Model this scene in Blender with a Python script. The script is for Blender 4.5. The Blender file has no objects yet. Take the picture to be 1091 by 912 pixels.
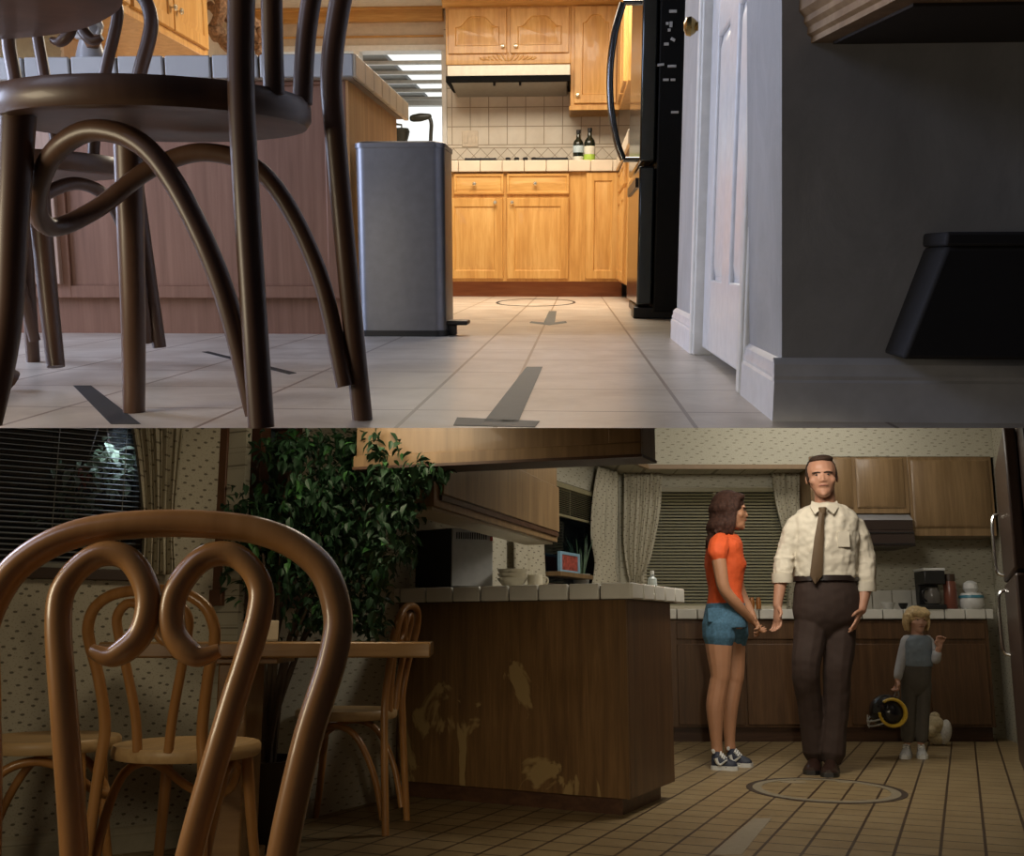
import bpy, bmesh, math, random
from mathutils import Vector, Matrix
R = math.radians
C = bpy.context.scene.collection
SC = bpy.context.scene

# ---------------------------------------------------------------- camera
F, PX0, PY0 = 1100.0, 545.5, 475.0
HL, HU = 0.774, 0.247               # eye height over the lower and the upper kitchen floor
AL, AU = math.atan(201.0 / F), math.atan(197.0 / F)
cam_d = bpy.data.cameras.new('camera')
cam = bpy.data.objects.new('camera', cam_d)
C.objects.link(cam)
cam.location = (0, 0, HL)
cam.rotation_euler = (math.pi / 2 + AL, 0, 0)
cam_d.sensor_width = 36.0
cam_d.lens = F / 1091 * 36.0
cam_d.shift_x = 0.0
cam_d.shift_y = (PY0 - 456.0) / 1091
cam_d.clip_start = 0.02
cam_d.clip_end = 200
SC.camera = cam

# the lower kitchen stands level; the upper kitchen is a set whose floor slopes up away from the camera
YAW = -math.atan(67.5 * math.cos(AU) / F)
TU = Matrix.Translation((0, 0, HL)) @ Matrix.Rotation(AL + AU, 4, 'X') @ Matrix.Rotation(YAW, 4, 'Z') @ Matrix.Translation((0, 0, -HU))


class Frame:
    def __init__(s, M):
        s.M = M
        s.I = M.inverted()

    def ray(s, px, py):
        c = Vector(((px - PX0) / F, 1, (PY0 - py) / F))
        w = Matrix.Rotation(AL, 3, 'X') @ c
        return s.I @ Vector((0, 0, HL)), s.I.to_3x3() @ w

    def at(s, px, py, y):           # the point of the room at depth y
        o, d = s.ray(px, py)
        return o + d * ((y - o.y) / d.y)

    def fl(s, px, py, z=0.0):       # the point of the room at height z
        o, d = s.ray(px, py)
        return o + d * ((z - o.z) / d.z)

    def ax(s, px, py, x):           # the point of the room at side position x
        o, d = s.ray(px, py)
        return o + d * ((x - o.x) / d.x)

    def pl(s, px, py, p, q):        # the point on the upright plane over the floor line p-q
        o, d = s.ray(px, py)
        n = Vector((-(q[1] - p[1]), q[0] - p[0], 0))
        t = n.dot(Vector((p[0], p[1], 0)) - o) / n.dot(d)
        return o + d * t


U = Frame(TU)
L = Frame(Matrix.Identity(4))

# ---------------------------------------------------------------- light
SC.view_settings.view_transform = 'Standard'
SC.view_settings.look = 'None'
SC.view_settings.exposure = 0.0
SC.view_settings.gamma = 1.0
SC.view_settings.use_curve_mapping = False
W = bpy.data.worlds.new('world')
SC.world = W
W.use_nodes = True
W.node_tree.nodes['Background'].inputs[0].default_value = (0.75, 0.8, 1.0, 1)
W.node_tree.nodes['Background'].inputs[1].default_value = 0.02


def area(fr, loc, target, sx, sy, power, col, name):
    d = bpy.data.lights.new(name, 'AREA')
    d.shape = 'RECTANGLE'
    d.size, d.size_y = sx, sy
    d.energy = power
    d.color = col
    o = bpy.data.objects.new(name, d)
    C.objects.link(o)
    z = (Vector(target) - Vector(loc)).normalized()
    o.matrix_world = fr.M @ Matrix.Translation(loc) @ z.to_track_quat('-Z', 'Y').to_matrix().to_4x4()
    return o


# upper kitchen: warm ceiling panel over the cooking aisle, cool daylight from the patio door on the left
area(U, (-0.35, 6.0, 2.0), (-0.35, 6.0, 0), 1.7, 1.0, 74, (1.0, 0.88, 0.70), 'kitchen_ceiling_light')
area(U, (-3.3, 2.7, 1.1), (0.3, 2.5, 0.7), 1.5, 1.5, 90, (0.66, 0.75, 1.0), 'patio_daylight')
area(U, (-2.2, 0.6, 1.7), (-0.2, 3.0, 0.3), 1.0, 0.8, 10, (0.72, 0.78, 1.0), 'front_window_daylight')
# lower kitchen: two ceiling lamps over the floor, one over the dining table, plus added fills: one left of the camera, one spot beside it
area(L, (1.25, 5.1, 2.1), (1.45, 6.2, 0.6), 0.7, 0.5, 26, (1.0, 0.93, 0.80), 'kitchen_lamp')
area(L, (2.2, 6.9, 2.55), (2.2, 7.6, 1.2), 1.2, 0.3, 9, (1.0, 0.95, 0.86), 'worktop_lamp')
area(L, (-0.5, 3.3, 1.58), (-0.6, 3.8, 0.5), 0.5, 0.3, 4, (1.0, 0.84, 0.60), 'dining_lamp')
area(L, (-1.5, 0.9, 1.15), (-0.4, 2.6, 0.75), 0.5, 0.4, 9, (1.0, 0.84, 0.58), 'left_fill')  # unseen fill added from the front left to lift the chairs
sd = bpy.data.lights.new('fill_spot', 'SPOT')  # added fill for the peninsula front and the microwave
sd.energy, sd.color, sd.spot_size, sd.spot_blend, sd.shadow_soft_size = 150, (1.0, 0.86, 0.62), R(38), .7, .06
so_ = bpy.data.objects.new('fill_spot', sd)
C.objects.link(so_)
so_.location = (0.25, 0.2, 0.95)
so_.rotation_euler = (Vector((0.72, 4.6, -0.05)) - so_.location).to_track_quat('-Z', 'Y').to_euler()

# ---------------------------------------------------------------- helpers: objects


def tag(o, label=None, cat=None, group=None, kind=None):
    for k, v in (('label', label), ('category', cat), ('group', group), ('kind', kind)):
        if v:
            o[k] = v
    return o


class Thing:
    """An Empty at the thing's base; parts are given in its own space or in room space."""

    def __init__(s, fr, name, label, cat, loc=(0, 0, 0), rz=0.0, group=None, kind=None):
        s.fr = fr
        s.o = bpy.data.objects.new(name, None)
        s.o.empty_display_size = 0.05
        C.objects.link(s.o)
        s.L = Matrix.Translation(loc) @ Matrix.Rotation(rz, 4, 'Z')
        s.o.matrix_world = fr.M @ s.L
        tag(s.o, label, cat, group, kind)

    def part(s, name, mb, mat, parent=None, room=False, bevel=0, label=None, smooth=True):
        if room:
            I = s.L.inverted()
            mb.v = [I @ Vector(p) for p in mb.v]
        o = mb.build(name, mat, parent or s.o, bevel=bevel, smooth=smooth)
        if label:
            o['label'] = label
        return o


def single(fr, name, mb, mat, label=None, cat=None, group=None, kind=None, bevel=0, base=None):
    """A thing (or a piece of the setting) that is one mesh, given in room space."""
    if base is None:
        n = len(mb.v)
        xs, ys, zs = [p[0] for p in mb.v], [p[1] for p in mb.v], [p[2] for p in mb.v]
        base = Vector(((min(xs) + max(xs)) / 2, (min(ys) + max(ys)) / 2, min(zs)))
    T = Matrix.Translation(base)
    mb.v = [Vector(p) - Vector(base) for p in mb.v]
    o = mb.build(name, mat, None, bevel=bevel)
    o.matrix_world = fr.M @ T
    tag(o, label, cat, group, kind)
    return o


def struct(fr, name, mb, mat, bevel=0):
    o = mb.build(name, mat, None, bevel=bevel)
    o.matrix_world = fr.M.copy()
    tag(o, kind='structure')
    return o


def copy_tree(o, parent=None):
    c = o.copy()
    C.objects.link(c)
    if parent:
        c.parent = parent
    for ch in list(o.children):
        copy_tree(ch, c)
    return c


def spline(pts, n=8, closed=False):
    """Catmull-Rom through the points (tuples of any length)."""
    P = [tuple(p) for p in pts]
    m = len(P)
    out = []
    rng = range(m if closed else m - 1)
    for i in rng:
        if closed:
            a, b, c, d = P[(i - 1) % m], P[i], P[(i + 1) % m], P[(i + 2) % m]
        else:
            a, b, c, d = P[max(i - 1, 0)], P[i], P[i + 1], P[min(i + 2, m - 1)]
        for k in range(n):
            t = k / n
            out.append(tuple(0.5 * (2 * b[j] + (c[j] - a[j]) * t + (2 * a[j] - 5 * b[j] + 4 * c[j] - d[j]) * t * t
                                    + (3 * b[j] - a[j] - 3 * c[j] + d[j]) * t ** 3) for j in range(len(b))))
    if not closed:
        out.append(P[-1])
    return out


class MB:
    def __init__(s):
        s.v, s.f = [], []

    def add(s, vs, fs):
        n = len(s.v)
        s.v += [Vector(p) for p in vs]
        s.f += [tuple(i + n for i in q) for q in fs]
        return s

    def box(s, x0, x1, y0, y1, z0, z1, M=None):
        vs = [Vector((x, y, z)) for x in (x0, x1) for y in (y0, y1) for z in (z0, z1)]
        if M is not None:
            vs = [M @ p for p in vs]
        return s.add(vs, [(0, 1, 3, 2), (4, 6, 7, 5), (0, 4, 5, 1), (2, 3, 7, 6), (0, 2, 6, 4), (1, 5, 7, 3)])

    def hexa(s, b, t):               # two matching rings of points, bottom and top
        n = len(b)
        fs = [tuple(range(n))[::-1], tuple(range(n, 2 * n))]
        fs += [(i, (i + 1) % n, n + (i + 1) % n, n + i) for i in range(n)]
        return s.add(list(b) + list(t), fs)

    def prism(s, poly, z0, z1):
        return s.hexa([(p[0], p[1], z0) for p in poly], [(p[0], p[1], z1) for p in poly])

    def extrude(s, poly, vec):       # planar 3-D polygon pushed along a vector
        v = Vector(vec)
        return s.hexa([Vector(p) for p in poly], [Vector(p) + v for p in poly])

    def wallbox(s, p, q, th, z0, z1):   # upright slab over the floor line p-q, thickness to the left of p->q
        d = Vector((q[0] - p[0], q[1] - p[1])).normalized()
        n = Vector((-d.y, d.x)) * th
        poly = [(p[0], p[1]), (q[0], q[1]), (q[0] + n.x, q[1] + n.y), (p[0] + n.x, p[1] + n.y)]
        z0a, z0b = z0 if isinstance(z0, tuple) else (z0, z0)
        z1a, z1b = z1 if isinstance(z1, tuple) else (z1, z1)
        zb, zt = [z0a, z0b, z0b, z0a], [z1a, z1b, z1b, z1a]
        return s.hexa([(a[0], a[1], z) for a, z in zip(poly, zb)], [(a[0], a[1], z) for a, z in zip(poly, zt)])

    def loft(s, rings, caps=True, closed=False):
        n = len(rings[0])
        base = len(s.v)
        for r in rings:
            s.v += [Vector(p) for p in r]
        m = len(rings)
        for k in range(m if closed else m - 1):
            a, b = base + k * n, base + ((k + 1) % m) * n
            for i in range(n):
                s.f.append((a + i, a + (i + 1) % n, b + (i + 1) % n, b + i))
        if caps and not closed:
            s.f.append(tuple(base + i for i in range(n))[::-1])
            s.f.append(tuple(base + (m - 1) * n + i for i in range(n)))
        return s

    def tube(s, pts, r, seg=10, closed=False, flat=1.0, up=None, round_ends=False):
        P = [Vector(p[:3]) for p in pts]
        m = len(P)
        rr = [r] * m if isinstance(r, (int, float)) else list(r)
        if round_ends and not closed:
            d0, d1 = (P[0] - P[1]).normalized(), (P[-1] - P[-2]).normalized()
            P = [P[0] + d0 * rr[0] * .95, P[0] + d0 * rr[0] * .7] + P + [P[-1] + d1 * rr[-1] * .7, P[-1] + d1 * rr[-1] * .95]
            rr = [rr[0] * .3, rr[0] * .72] + rr + [rr[-1] * .72, rr[-1] * .3]
            m = len(P)
        rings = []
        N = None
        for i in range(m):
            if closed:
                t = P[(i + 1) % m] - P[i - 1]
            else:
                t = P[min(i + 1, m - 1)] - P[max(i - 1, 0)]
            t = t.normalized() if t.length > 1e-9 else Vector((0, 0, 1))
            if up is not None:
                N = (Vector(up) - t * t.dot(Vector(up))).normalized()
            elif N is None:
                a = Vector((0, 0, 1)) if abs(t.z) < .9 else Vector((1, 0, 0))
                N = (a - t * a.dot(t)).normalized()
            else:
                N = (N - t * N.dot(t)).normalized()
            B = t.cross(N)
            rings.append([P[i] + N * (rr[i] * flat * math.cos(2 * math.pi * k / seg)) + B * (rr[i] * math.sin(2 * math.pi * k / seg)) for k in range(seg)])
        return s.loft(rings, True, closed)

    def lathe(s, prof, c=(0, 0, 0), seg=20, sx=1.0, sy=1.0):
        c = Vector(c)
        rings = [[c + Vector((r * sx * math.cos(2 * math.pi * k / seg), r * sy * math.sin(2 * math.pi * k / seg), z)) for k in range(seg)] for r, z in prof]
        return s.loft(rings)

    def ell(s, c, r, M=None, seg=16, rg=10):
        c = Vector(c)
        r = (r, r, r) if isinstance(r, (int, float)) else r
        rings = []
        for j in range(rg + 1):
            a = -math.pi / 2 + math.pi * j / rg
            a = max(min(a, math.pi / 2 - .02), -math.pi / 2 + .02)
            ring = []
            for k in range(seg):
                b = 2 * math.pi * k / seg
                p = Vector((r[0] * math.cos(a) * math.cos(b), r[1] * math.cos(a) * math.sin(b), r[2] * math.sin(a)))
                ring.append(c + (M @ p if M is not None else p))
            rings.append(ring)
        return s.loft(rings)

    def grid(s, rows, thick=None):   # rows of points -> sheet; thick: vector or float along normal is done by solidify
        n = len(rows[0])
        base = len(s.v)
        for r in rows:
            s.v += [Vector(p) for p in r]
        for j in range(len(rows) - 1):
            for i in range(n - 1):
                a = base + j * n + i
                s.f.append((a, a + 1, a + n + 1, a + n))
        return s

    def build(s, name, mat, parent=None, bevel=0, smooth=True, solid=0):
        me = bpy.data.meshes.new(name)
        me.from_pydata([tuple(p) for p in s.v], [], s.f)
        bm = bmesh.new()
        bm.from_mesh(me)
        bmesh.ops.recalc_face_normals(bm, faces=bm.faces)
        bm.to_mesh(me)
        bm.free()
        if smooth:
            me.shade_smooth()
            me.set_sharp_from_angle(angle=R(38))
        o = bpy.data.objects.new(name, me)
        C.objects.link(o)
        if mat:
            me.materials.append(mat)
        if parent:
            o.parent = parent
        if solid:
            m = o.modifiers.new('solid', 'SOLIDIFY')
            m.thickness = solid
            m.offset = 0
        if bevel:
            m = o.modifiers.new('bevel', 'BEVEL')
            m.width = bevel
            m.segments = 2
            m.limit_method = 'ANGLE'
            m.angle_limit = R(40)
        return o


def crease(o, size, strength):
    """Soft cloth folds."""
    t = bpy.data.textures.new('cloth_folds', 'CLOUDS')
    t.noise_scale = size
    t.noise_depth = 1
    m = o.modifiers.new('folds', 'DISPLACE')
    m.texture = t
    m.texture_coords = 'LOCAL'
    m.strength = strength
    m.mid_level = .5
    return o


def remeshed(mb, voxel, smooth=4):
    """One continuous surface round everything in mb."""
    o = mb.build('remesh_source', None)
    m = o.modifiers.new('r', 'REMESH')
    m.mode = 'VOXEL'
    m.voxel_size = voxel
    m2 = o.modifiers.new('s', 'SMOOTH')
    m2.iterations = smooth
    m2.factor = .5
    dg = bpy.context.evaluated_depsgraph_get()
    dg.update()
    ev = o.evaluated_get(dg)
    me = ev.to_mesh()
    out = MB()
    out.v = [v.co.copy() for v in me.vertices]
    out.f = [tuple(p.vertices) for p in me.polygons]
    ev.to_mesh_clear()
    old = o.data
    bpy.data.objects.remove(o)
    bpy.data.meshes.remove(old)
    return out


# ---------------------------------------------------------------- helpers: materials


class NT:
    def __init__(s, name):
        s.m = bpy.data.materials.new(name)
        s.m.use_nodes = True
        s.t = s.m.node_tree
        s.b = s.t.nodes['Principled BSDF']
        s.co = None

    def n(s, typ, **kw):
        x = s.t.nodes.new(typ)
        for k, v in kw.items():
            setattr(x, k, v)
        return x

    def link(s, a, b):
        s.t.links.new(a, b)

    def coord(s, which='Object'):
        if s.co is None:
            s.co = s.n('ShaderNodeTexCoord')
        return s.co.outputs[which]

    def math(s, op, a, b=None, c=None):
        x = s.n('ShaderNodeMath', operation=op)
        for i, v in enumerate((a, b, c)):
            if v is None:
                continue
            if isinstance(v, (int, float)):
                x.inputs[i].default_value = v
            else:
                s.link(v, x.inputs[i])
        return x.outputs[0]

    def mapped(s, scale, which='Object', rot=(0, 0, 0), loc=(0, 0, 0)):
        x = s.n('ShaderNodeMapping')
        x.inputs['Scale'].default_value = scale
        x.inputs['Rotation'].default_value = rot
        x.inputs['Location'].default_value = loc
        s.link(s.coord(which), x.inputs[0])
        return x.outputs[0]

    def noise(s, vec, scale=5, detail=3, rough=.5, dist=0.0):
        x = s.n('ShaderNodeTexNoise')
        x.inputs['Scale'].default_value = scale
        x.inputs['Detail'].default_value = detail
        x.inputs['Roughness'].default_value = rough
        x.inputs['Distortion'].default_value = dist
        if vec is not None:
            s.link(vec, x.inputs['Vector'])
        return x.outputs['Fac']

    def ramp(s, fac, stops):
        x = s.n('ShaderNodeValToRGB')
        e = x.color_ramp.elements
        while len(e) < len(stops):
            e.new(.5)
        for el, (p, c) in zip(e, stops):
            el.position = p
            el.color = (*c, 1) if len(c) == 3 else c
        s.link(fac, x.inputs[0])
        return x.outputs[0]

    def mix(s, fac, a, b):
        x = s.n('ShaderNodeMix', data_type='RGBA')
        for sock, v in ((x.inputs[0], fac), (x.inputs[6], a), (x.inputs[7], b)):
            if isinstance(v, (int, float)):
                sock.default_value = v
            elif isinstance(v, tuple):
                sock.default_value = (*v, 1) if len(v) == 3 else v
            else:
                s.link(v, sock)
        return x.outputs[2]

    def base(s, v):
        if isinstance(v, tuple):
            s.b.inputs['Base Color'].default_value = (*v, 1)
        else:
            s.link(v, s.b.inputs['Base Color'])

    def set(s, rough=.5, spec=.5, metal=0.0, coat=0.0):
        s.b.inputs['Roughness'].default_value = rough
        s.b.inputs['Specular IOR Level'].default_value = spec
        s.b.inputs['Metallic'].default_value = metal
        s.b.inputs['Coat Weight'].default_value = coat
        return s

    def bump(s, h, strength=.2, dist=.01):
        x = s.n('ShaderNodeBump')
        x.inputs['Strength'].default_value = strength
        x.inputs['Distance'].default_value = dist
        s.link(h, x.inputs['Height'])
        s.link(x.outputs[0], s.b.inputs['Normal'])

    def xyz(s, which='Object'):
        x = s.n('ShaderNodeSeparateXYZ')
        s.link(s.coord(which), x.inputs[0])
        return x.outputs

    def line(s, a, period, off, width):   # 1 on lines at off + k*period
        t = s.math('DIVIDE', s.math('SUBTRACT', a, off), period)
        fr = s.math('ABSOLUTE', s.math('SUBTRACT', t, s.math('ROUND', t)))
        return s.math('LESS_THAN', fr, width / period / 2)


def plain(name, col, rough=.5, spec=.5, metal=0.0, coat=0.0, var=0.06, scale=30, bump=0):
    t = NT(name)
    f = t.noise(t.mapped((1, 1, 1)), scale, 3)
    lo, hi = tuple(c * (1 - var) for c in col), tuple(min(1, c * (1 + var)) for c in col)
    t.base(t.ramp(f, [(.3, lo), (.7, hi)]))
    t.set(rough, spec, metal, coat)
    if bump:
        t.bump(f, bump, .005)
    return t.m


def wood(name, dark, mid, light, grain=(1, 1, .07), scale=22, rough=.4, coat=0.0, blotch=None, spec=.5):
    t = NT(name)
    v = t.mapped(grain)
    f = t.noise(v, scale, 5, .6, .6)
    f2 = t.noise(v, scale * 4.5, 2, .5)
    ff = t.math('ADD', t.math('MULTIPLY', f, .75), t.math('MULTIPLY', f2, .25))
    col = t.ramp(ff, [(.34, dark), (.5, mid), (.66, light)])
    if blotch:
        b = t.noise(t.mapped((2.2, 2.2, 1.1)), 1.7, 5, .62, .9)
        k = t.ramp(b, [(blotch[1], (0, 0, 0)), (blotch[1] + .03, (1, 1, 1))])
        col = t.mix(k, col, blotch[0])
    t.base(col)
    t.set(rough, spec, 0, coat)
    t.bump(ff, .08, .002)
    return t.m


def emit(name, col, strength):
    t = NT(name)
    t.b.inputs['Base Color'].default_value = (*col, 1)
    t.b.inputs['Emission Color'].default_value = (*col, 1)
    t.b.inputs['Emission Strength'].default_value = strength
    return t.m


def glass(name, tint, reflect=.12, rough=.02):
    t = NT(name)
    tr = t.n('ShaderNodeBsdfTransparent')
    tr.inputs[0].default_value = (*tint, 1)
    gl = t.n('ShaderNodeBsdfGlossy')
    gl.inputs['Roughness'].default_value = rough
    mx = t.n('ShaderNodeMixShader')
    mx.inputs[0].default_value = reflect
    t.link(tr.outputs[0], mx.inputs[1])
    t.link(gl.outputs[0], mx.inputs[2])
    t.link(mx.outputs[0], t.t.nodes['Material Output'].inputs[0])
    return t.m


def wallpaper(name, ground, sprig, axis='x', scale=1.0, long=1.5, dot=.17):
    """Cream paper printed with small scattered sprigs; object space, metres."""
    t = NT(name)
    x, y, z = t.xyz()
    comb = t.n('ShaderNodeCombineXYZ')
    t.link(x if axis == 'x' else y, comb.inputs[0])
    t.link(z, comb.inputs[1])
    mp = t.n('ShaderNodeMapping')
    mp.inputs['Scale'].default_value = (scale, scale * 1.25, 1)
    t.link(comb.outputs[0], mp.inputs[0])
    # wobble so that the sprigs look like short tilted twigs
    vo = t.n('ShaderNodeTexVoronoi', voronoi_dimensions='2D')
    vo.inputs['Scale'].default_value = 13
    vo.inputs['Randomness'].default_value = .45
    sh = t.n('ShaderNodeMapping')
    sh.inputs['Rotation'].default_value = (0, 0, R(24))
    sh.inputs['Scale'].default_value = (1.125 / long, long, 1)
    t.link(mp.outputs[0], sh.inputs[0])
    t.link(sh.outputs[0], vo.inputs['Vector'])
    big = t.math('LESS_THAN', vo.outputs['Distance'], dot)
    vs = t.n('ShaderNodeTexVoronoi', voronoi_dimensions='2D')
    vs.inputs['Scale'].default_value = 40
    t.link(mp.outputs[0], vs.inputs['Vector'])
    small = t.math('MULTIPLY', t.math('LESS_THAN', vs.outputs['Distance'], .14), .35)
    m = t.math('MAXIMUM', t.math('MULTIPLY', big, .85), small)
    f = t.noise(t.mapped((1, 1, 1)), 3, 3)
    g = t.ramp(f, [(.3, tuple(c * .93 for c in ground)), (.7, ground)])
    t.base(t.mix(m, g, sprig))
    t.set(.75, .2)
    return t.m

# ================================================================ MATERIALS shared by both kitchens
M_oak = wood('honey_oak', (.50, .245, .06), (.62, .335, .095), (.72, .43, .145), (1, 1, .09), 20, .38, .15)
M_oak_h = wood('honey_oak_across', (.50, .245, .06), (.62, .335, .095), (.72, .43, .145), (.09, 1, 1), 20, .38, .15)
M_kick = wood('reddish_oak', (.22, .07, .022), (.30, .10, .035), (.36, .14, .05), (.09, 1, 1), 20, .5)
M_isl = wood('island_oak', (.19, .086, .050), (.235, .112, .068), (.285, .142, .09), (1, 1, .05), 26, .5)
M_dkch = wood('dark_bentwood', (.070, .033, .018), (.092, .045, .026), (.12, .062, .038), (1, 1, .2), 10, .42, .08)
M_white = plain('white_paint', (.78, .77, .74), .45)
M_cream = plain('cream_paint', (.70, .60, .47), .6)
M_black = plain('black_plastic', (.012, .012, .013), .4)
M_steel = plain('dark_steel', (.22, .225, .25), .42, metal=.85)
M_chrome = plain('chrome', (.72, .72, .70), .18, metal=1)
M_brass = plain('antique_brass', (.42, .30, .12), .25, metal=1)
M_knob = plain('pale_brass_knob', (.75, .68, .5), .25, metal=.8)


def tile_mat(name, c1, c2, grout, lines, rough=.35, mottling=3.0, extra=None):
    t = NT(name)
    X = t.xyz()
    g = None
    for ax, period, off, w in lines:
        k = t.line(X[ax], period, off, w)
        g = k if g is None else t.math('MAXIMUM', g, k)
    if extra:
        g = extra(t, X, g)
    f = t.noise(t.mapped((1, 1, 1)), mottling, 6, .65, .4)
    c = t.ramp(f, [(.32, c1), (.62, c2)])
    t.base(t.mix(g, c, grout))
    t.set(rough, .5)
    t.bump(t.math('SUBTRACT', 1.0, g), .5, .003)
    return t.m


# ---------------------------------------------------------------- doors and drawers
def outline(w, h, arch):
    """Opening outline (x, z) counter-clockwise from the lower left, centred on x; cathedral top when arch > 0."""
    pts = [(-w / 2, 0), (w / 2, 0)]
    n = 16
    for i in range(n + 1):
        u = i / n
        x = w / 2 - w * u
        k = abs(2 * u - 1)
        if arch:
            s = 1 - k
            z = h - arch + arch * (0 if s < .12 else 0.5 - 0.5 * math.cos(math.pi * min(1, (s - .12) / .62)))
        else:
            z = h
        pts.append((x, z))
    return pts


def raised_door(w, h, frame=.055, arch=0.0, t=.02):
    """Frame-and-raised-panel door, x across, z up from 0, front face at y = -t."""
    m = MB()
    op = outline(w - 2 * frame, h - 2 * frame, arch)
    n = len(op)
    out = [(-w / 2, 0), (w / 2, 0)] + [(w / 2 - w * i / (n - 3), h) for i in range(n - 2)]
    ow, oh = w - 2 * frame, h - 2 * frame
    P = lambda q, y: [Vector((x, y, z)) for x, z in q]
    o2 = [(x, z + frame) for x, z in op]
    cz = frame + oh / 2

    def inset(d):
        kx, kz = (ow - 2 * d) / ow, (oh - 2 * d) / oh
        return [(x * kx, cz + (z - cz) * kz) for x, z in o2]
    e = min(.03, ow * .18)
    m.loft([P(out, 0), P(out, -t + .004), P([(x * (1 - .006 / w), (z - h / 2) * (1 - .006 / h) + h / 2) for x, z in out], -t),
            P(o2, -t), P(inset(.006), -t + .009), P(inset(.010), -t + .009), P(inset(.010 + e), -t + .002)], True)
    return m


def knob_mb(x, y, z, r=.015):
    m = MB()
    m.lathe([(.005, 0), (.0045, .012), (r * .8, .016), (r, .022), (r * .75, .03), (.002, .032)], seg=14)
    T = Matrix.Translation((x, y, z)) @ Matrix.Rotation(R(90), 4, 'X')
    m.v = [T @ p for p in m.v]
    return m


def put(m, M):
    m.v = [M @ p for p in m.v]
    return m


def door_on(T, name, x, z, w, h, mat, arch=0, knob=None, y=0.0, frame=.055, M=None):
    m = put(raised_door(w, h, frame, arch), Matrix.Translation((x + w / 2, y, z)))
    if M is not None:
        put(m, M)
    d = T.part(name, m, mat)
    if knob:
        k = knob_mb(knob[0], y - .02, knob[1])
        if M is not None:
            put(k, M)
        T.part('knob', k, M_knob, parent=d)
    return d


# ---------------------------------------------------------------- bentwood chair
HOOP = [(-.224, .175, 0), (-.213, .163, .2), (-.203, .150, .42), (-.203, .142, .53), (-.222, .160, .66), (-.24, .182, .75),
        (-.252, .183, .80), (-.262, .158, .85), (-.268, .098, .883), (-.27, 0, .893)]
LOOP = [(-.197, .045, .462), (-.203, .055, .56), (-.22, .082, .69), (-.238, .104, .79), (-.246, .100, .83), (-.25, .072, .857),
        (-.249, .038, .852), (-.243, .014, .815), (-.238, .017, .775), (-.234, .042, .752), (-.236, .066, .758)]
BRACE = [(-.205, .152, .055), (-.165, .158, .23), (-.09, .155, .37), (0, .14, .41), (.085, .115, .385), (.15, .07, .325), (.178, 0, .295)]


def bentwood_chair(fr, label, cat, mat, loc, rz, group, hr=.0155, seatmat=None, trim=0.0, leg_r=.0185):
    T = Thing(fr, 'bentwood_chair', label, cat, loc, rz, group)
    s = MB()
    s.lathe([(.005, .436), (.15, .436), (.19, .430), (.205, .432), (.212, .442), (.212, .460), (.206, .468), (.19, .468), (.17, .463), (.005, .460)], seg=40, sy=.97)
    T.part('seat', s, seatmat or mat)
    near = [HOOP[0] if not trim else tuple(a + (b - a) * trim / .2 for a, b in zip(HOOP[0], HOOP[1]))] + HOOP[1:]
    full = near + [(x, -y, z) for x, y, z in HOOP[-2::-1]]
    h = MB()
    h.tube(spline(full, 7), hr, 12)
    T.part('back_hoop', h, mat)
    for sg in (1, -1):
        m = MB()
        p = spline([(x, y * sg, z) for x, y, z in LOOP], 7)
        k = len(p)
        m.tube(p, [hr * .86 * (1 if i < k * .85 else 1 - .55 * (i / k - .85) / .15) for i in range(k)], 10)
        T.part('back_loop', m, mat)
    for sg in (1, -1):
        m = MB()
        p = spline([(.125, .125 * sg, .435), (.138, .136 * sg, .30), (.153, .15 * sg, .15), (.175, .170 * sg, .034 if trim and sg > 0 else 0)], 6)
        k = len(p) - 1
        m.tube(p, [leg_r - .005 * i / k for i in range(k + 1)], 12)
        T.part('leg', m, mat)
    b = MB()
    b.tube(spline(BRACE + [(x, -y, z) for x, y, z in BRACE[-2::-1]], 7), hr * .86, 10)
    T.part('brace', b, mat)
    return T


def chair_copy(T, fr, label, loc, rz, group=None):
    c = copy_tree(T.o)
    c.matrix_world = fr.M @ Matrix.Translation(loc) @ Matrix.Rotation(rz, 4, 'Z')
    c['label'] = label
    if group:
        c['group'] = group
    return c


# ================================================================ UPPER KITCHEN: setting
yc = U.fl(570, 316).y                   # toe kick of the far cabinets
yf = yc - .07                           # their face
yb = yf + .62                           # far wall
E0, E1 = U.fl(-40, 456), U.fl(1140, 456)   # the floor ends along this line
FLX0, FLX1 = -5.2, 4.2


def uline(x):                            # the floor's front line as y(x)
    return E0.y + (E1.y - E0.y) * (x - E0.x) / (E1.x - E0.x)


def floor_extra(t, X, g):
    """Depth joints shift by half a tile left of the aisle strip."""
    x = t.math('ADD', X[0], t.math('MULTIPLY', t.math('LESS_THAN', X[0], -.19), .149))
    return t.math('MAXIMUM', g, t.line(x, .302, -.118, .007))


M_ufloor = tile_mat('stone_floor_tile', (.50, .43, .355), (.72, .65, .56), (.27, .20, .15), [(1, .302, .2, .006)], .32, 4.5, floor_extra)
m = MB()
fl_t = [(FLX0, uline(FLX0), 0), (FLX1, uline(FLX1), 0), (FLX1, yb + 2.6, 0), (FLX0, yb + 2.6, 0)]
fl_b = [(FLX0, uline(FLX0) + .35, -.05), (FLX1, uline(FLX1) + .35, -.05), (FLX1, yb + 2.6, -.05), (FLX0, yb + 2.6, -.05)]
m.hexa(fl_b, fl_t)
struct(U, 'floor', m, M_ufloor)

# far wall: backsplash part and window part
pL = U.at(474, 160, yb).x               # left edge of the backsplash
zc = .92                                 # counter height


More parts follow.
